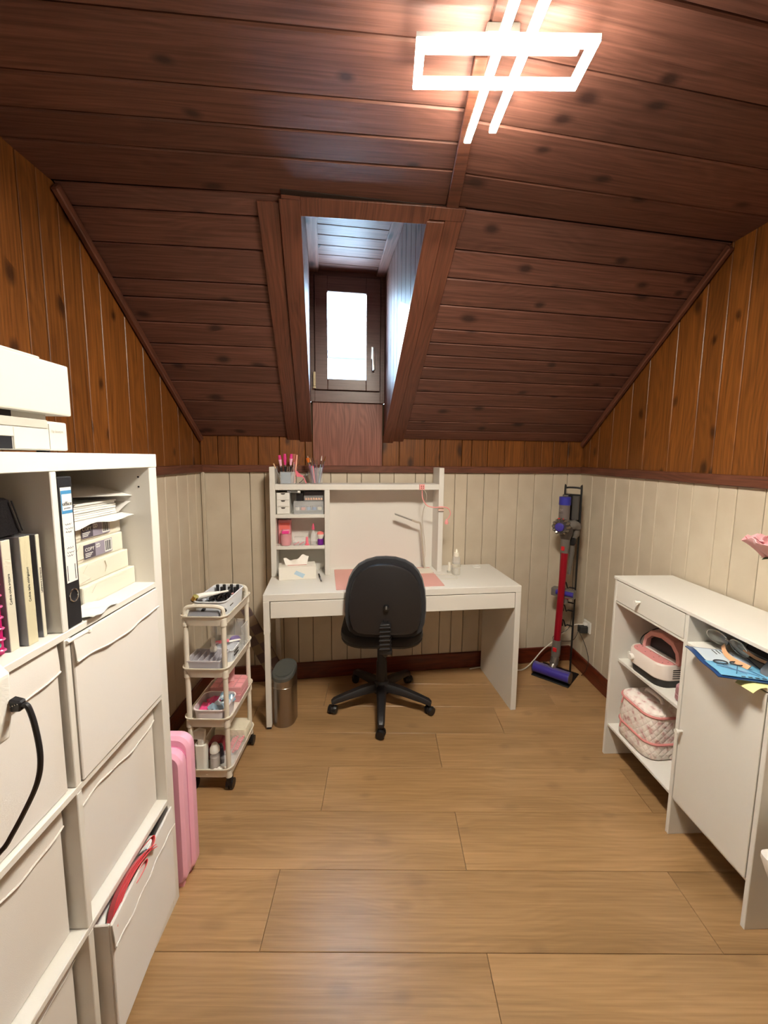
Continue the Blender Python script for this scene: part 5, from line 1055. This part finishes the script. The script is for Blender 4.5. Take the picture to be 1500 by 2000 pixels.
for x, rz_ in ((0, .2), (.085, -.1)):
    mlt = T(x, .0, .022) @ Rz(rz_) @ Rx(.35)
    ln = MB().loft([[(.036*cos(a*pi/10)*k, y, .026*sin(a*pi/10)*k) for a in range(20)] for k, y in ((1, .002), (1, -.002), (.7, -.006), (.2, -.008))]).build('lens', pm('grey lens', '#8a8c88', .12, .4), sgl, mx=mlt, smooth=True)
    MB().tube([(.037*cos(a*pi/10), 0, .027*sin(a*pi/10)) for a in range(20)], .0028, 6, closed=True).build('rim', pm('silver rim', '#cfcdc8', .25, .8), ln, smooth=True)
MB().tube([(.034, -.002, .030), (.050, -.004, .030)], .0022, 6).build('bridge', pm('silver rim', '#cfcdc8', .25, .8), sgl)
ribbon([(.036, -.012, .010), (.075, -.040, .004), (.115, -.050, -.001), (.17, -.045, -.001)], .015, (.1, .6, .8)).build('arm', pm('tan acetate', '#d9a57c', .4), sgl, solid=.003, smooth=True); ribbon([(.11, -.01, .03), (.15, .0, .018), (.20, .03, .012)], .010, (0, .4, .9)).build('arm', pm('tan acetate', '#d9a57c', .4), sgl, solid=.003, smooth=True)
pch = cthing('dark_pouch', 'dark brown pouch at the back of the niche', 'pouch', .64, .19, .795)
MB().loft([[(x*k, y*k, z) for x, y in rr(-.10, .10, -.07, .07, .03, 5)] for k, z in ((.95, 0), (1, .02), (.9, .06), (.6, .075))]).build('pouch', pm('dark brown leather', '#2c2220', .45), pch, smooth=True); MB().box(-.08, .06, -.074, -.066, .018, .026).build('zip', pm('silver rim', '#cfcdc8', .25, .8), pch)
gcl = cthing('grey_cloth', 'grey cloth bundle at the near end of the niche', 'cloth', .715, .10, .795)
MB().loft([[(x*k, y*k, z+.01*sin(x*60)) for x, y in rr(-.035, .035, -.06, .06, .02, 4)] for k, z in ((1, .012), (1.0, .03), (.8, .055), (.4, .066))]).build('cloth', pm('grey cloth', '#6e7074', .9), gcl, smooth=True)
yn = cthing('yellow_note', 'yellow sticky note hanging over the niche edge under the packet', 'note', .725, -.02, .7946)
MB().sheet(lambda u, v: (-.030+.060*u, -.022+.06*v, .0004-.018*max(0, .55-v)**2*3), 6, 8).build('note', pm('note yellow', '#ece7a0', .8), yn, solid=.0005, smooth=True)
# flowers at the right picture edge
fv = cthing('flower_vase', 'pink artificial rose in a small vase on the right cabinet', 'flower', .685, .130, .9122)
MB().lathe([(.026, 0), (.034, .01), (.036, .06), (.022, .11), (.020, .13)], 20).build('vase', pm('pale ceramic', '#e8e0dc', .3), fv, smooth=True)
MB().tube(bez([(0, 0, .02), (0, 0, .16), (.0, -.025, .22), (.0, -.060, .285)], 5), .003, 6).build('stem', pm('stem green', '#3f6a34', .6), fv, smooth=True)
M_PET = pm('petal pink', '#f6b8be', .6, sheen=.3)
for k in range(30):
    ring_ = (0, 0, 0, 1, 1, 1, 1, 2, 2, 2, 2, 2, 2, 3, 3, 3, 3, 3, 3, 3, 4, 4, 4, 4, 4, 4, 4, 4, 4, 4)[k]; a = k*2.4; R0 = .006+.008*ring_; tl2 = .03+.17*ring_; s_ = .020+.0075*ring_
    def pet(u, v):
        x = (u-.5)*2*s_*sin(.35+v*2.1); z = v*s_*1.5; y = -.42*s_*(2*u-1)**2+.010*v*v*v+.003*sin(u*9+k)
        return (x, y, z)
    MB().sheet(pet, 6, 6).build('petal', M_PET, fv, solid=.0008, smooth=True, mx=T(0, -.060, .285-.008*ring_) @ Rz(a) @ T(0, R0, 0) @ Rx(-tl2))
for k in range(3):
    MB().sheet(lambda u, v: ((u-.5)*.022*sin(v*pi)+.0, .042*v, .006*sin(v*3)), 4, 6).build('leaf', pm('leaf green', '#2f4a2c', .5), fv, solid=.0008, smooth=True, mx=T(0, -.070, .256) @ Rz(pi/2+.5+.8*k) @ Rx(-.15))
# low white stool at the right picture edge
stl = thing('step_stool', 'low white stool at the right edge in front of the cabinet', 'stool', (1.235, .93, 0), .0)
MB().loft([[(x*k, y*k, z) for x, y in rr(-.175, .175, -.10, .095, .02, 4)] for k, z in ((.86, .285), (1, .358), (1, .372), (.97, .376))]).build('seat', M_WPLAST, stl, smooth=True, angle=.5)
for sx in (-1, 1):
    for sy in (-1, 1): MB().hexa([(sx*.07-.015, sy*.085-.015, 0), (sx*.07+.015, sy*.085-.015, 0), (sx*.07+.015, sy*.085+.015, 0), (sx*.07-.015, sy*.085+.015, 0)], [(sx*.06-.018, sy*.06-.018, .29), (sx*.06+.018, sy*.06-.018, .29), (sx*.06+.018, sy*.06+.018, .29), (sx*.06-.018, sy*.06+.018, .29)]).build('leg', M_WPLAST, stl, bevel=.002)
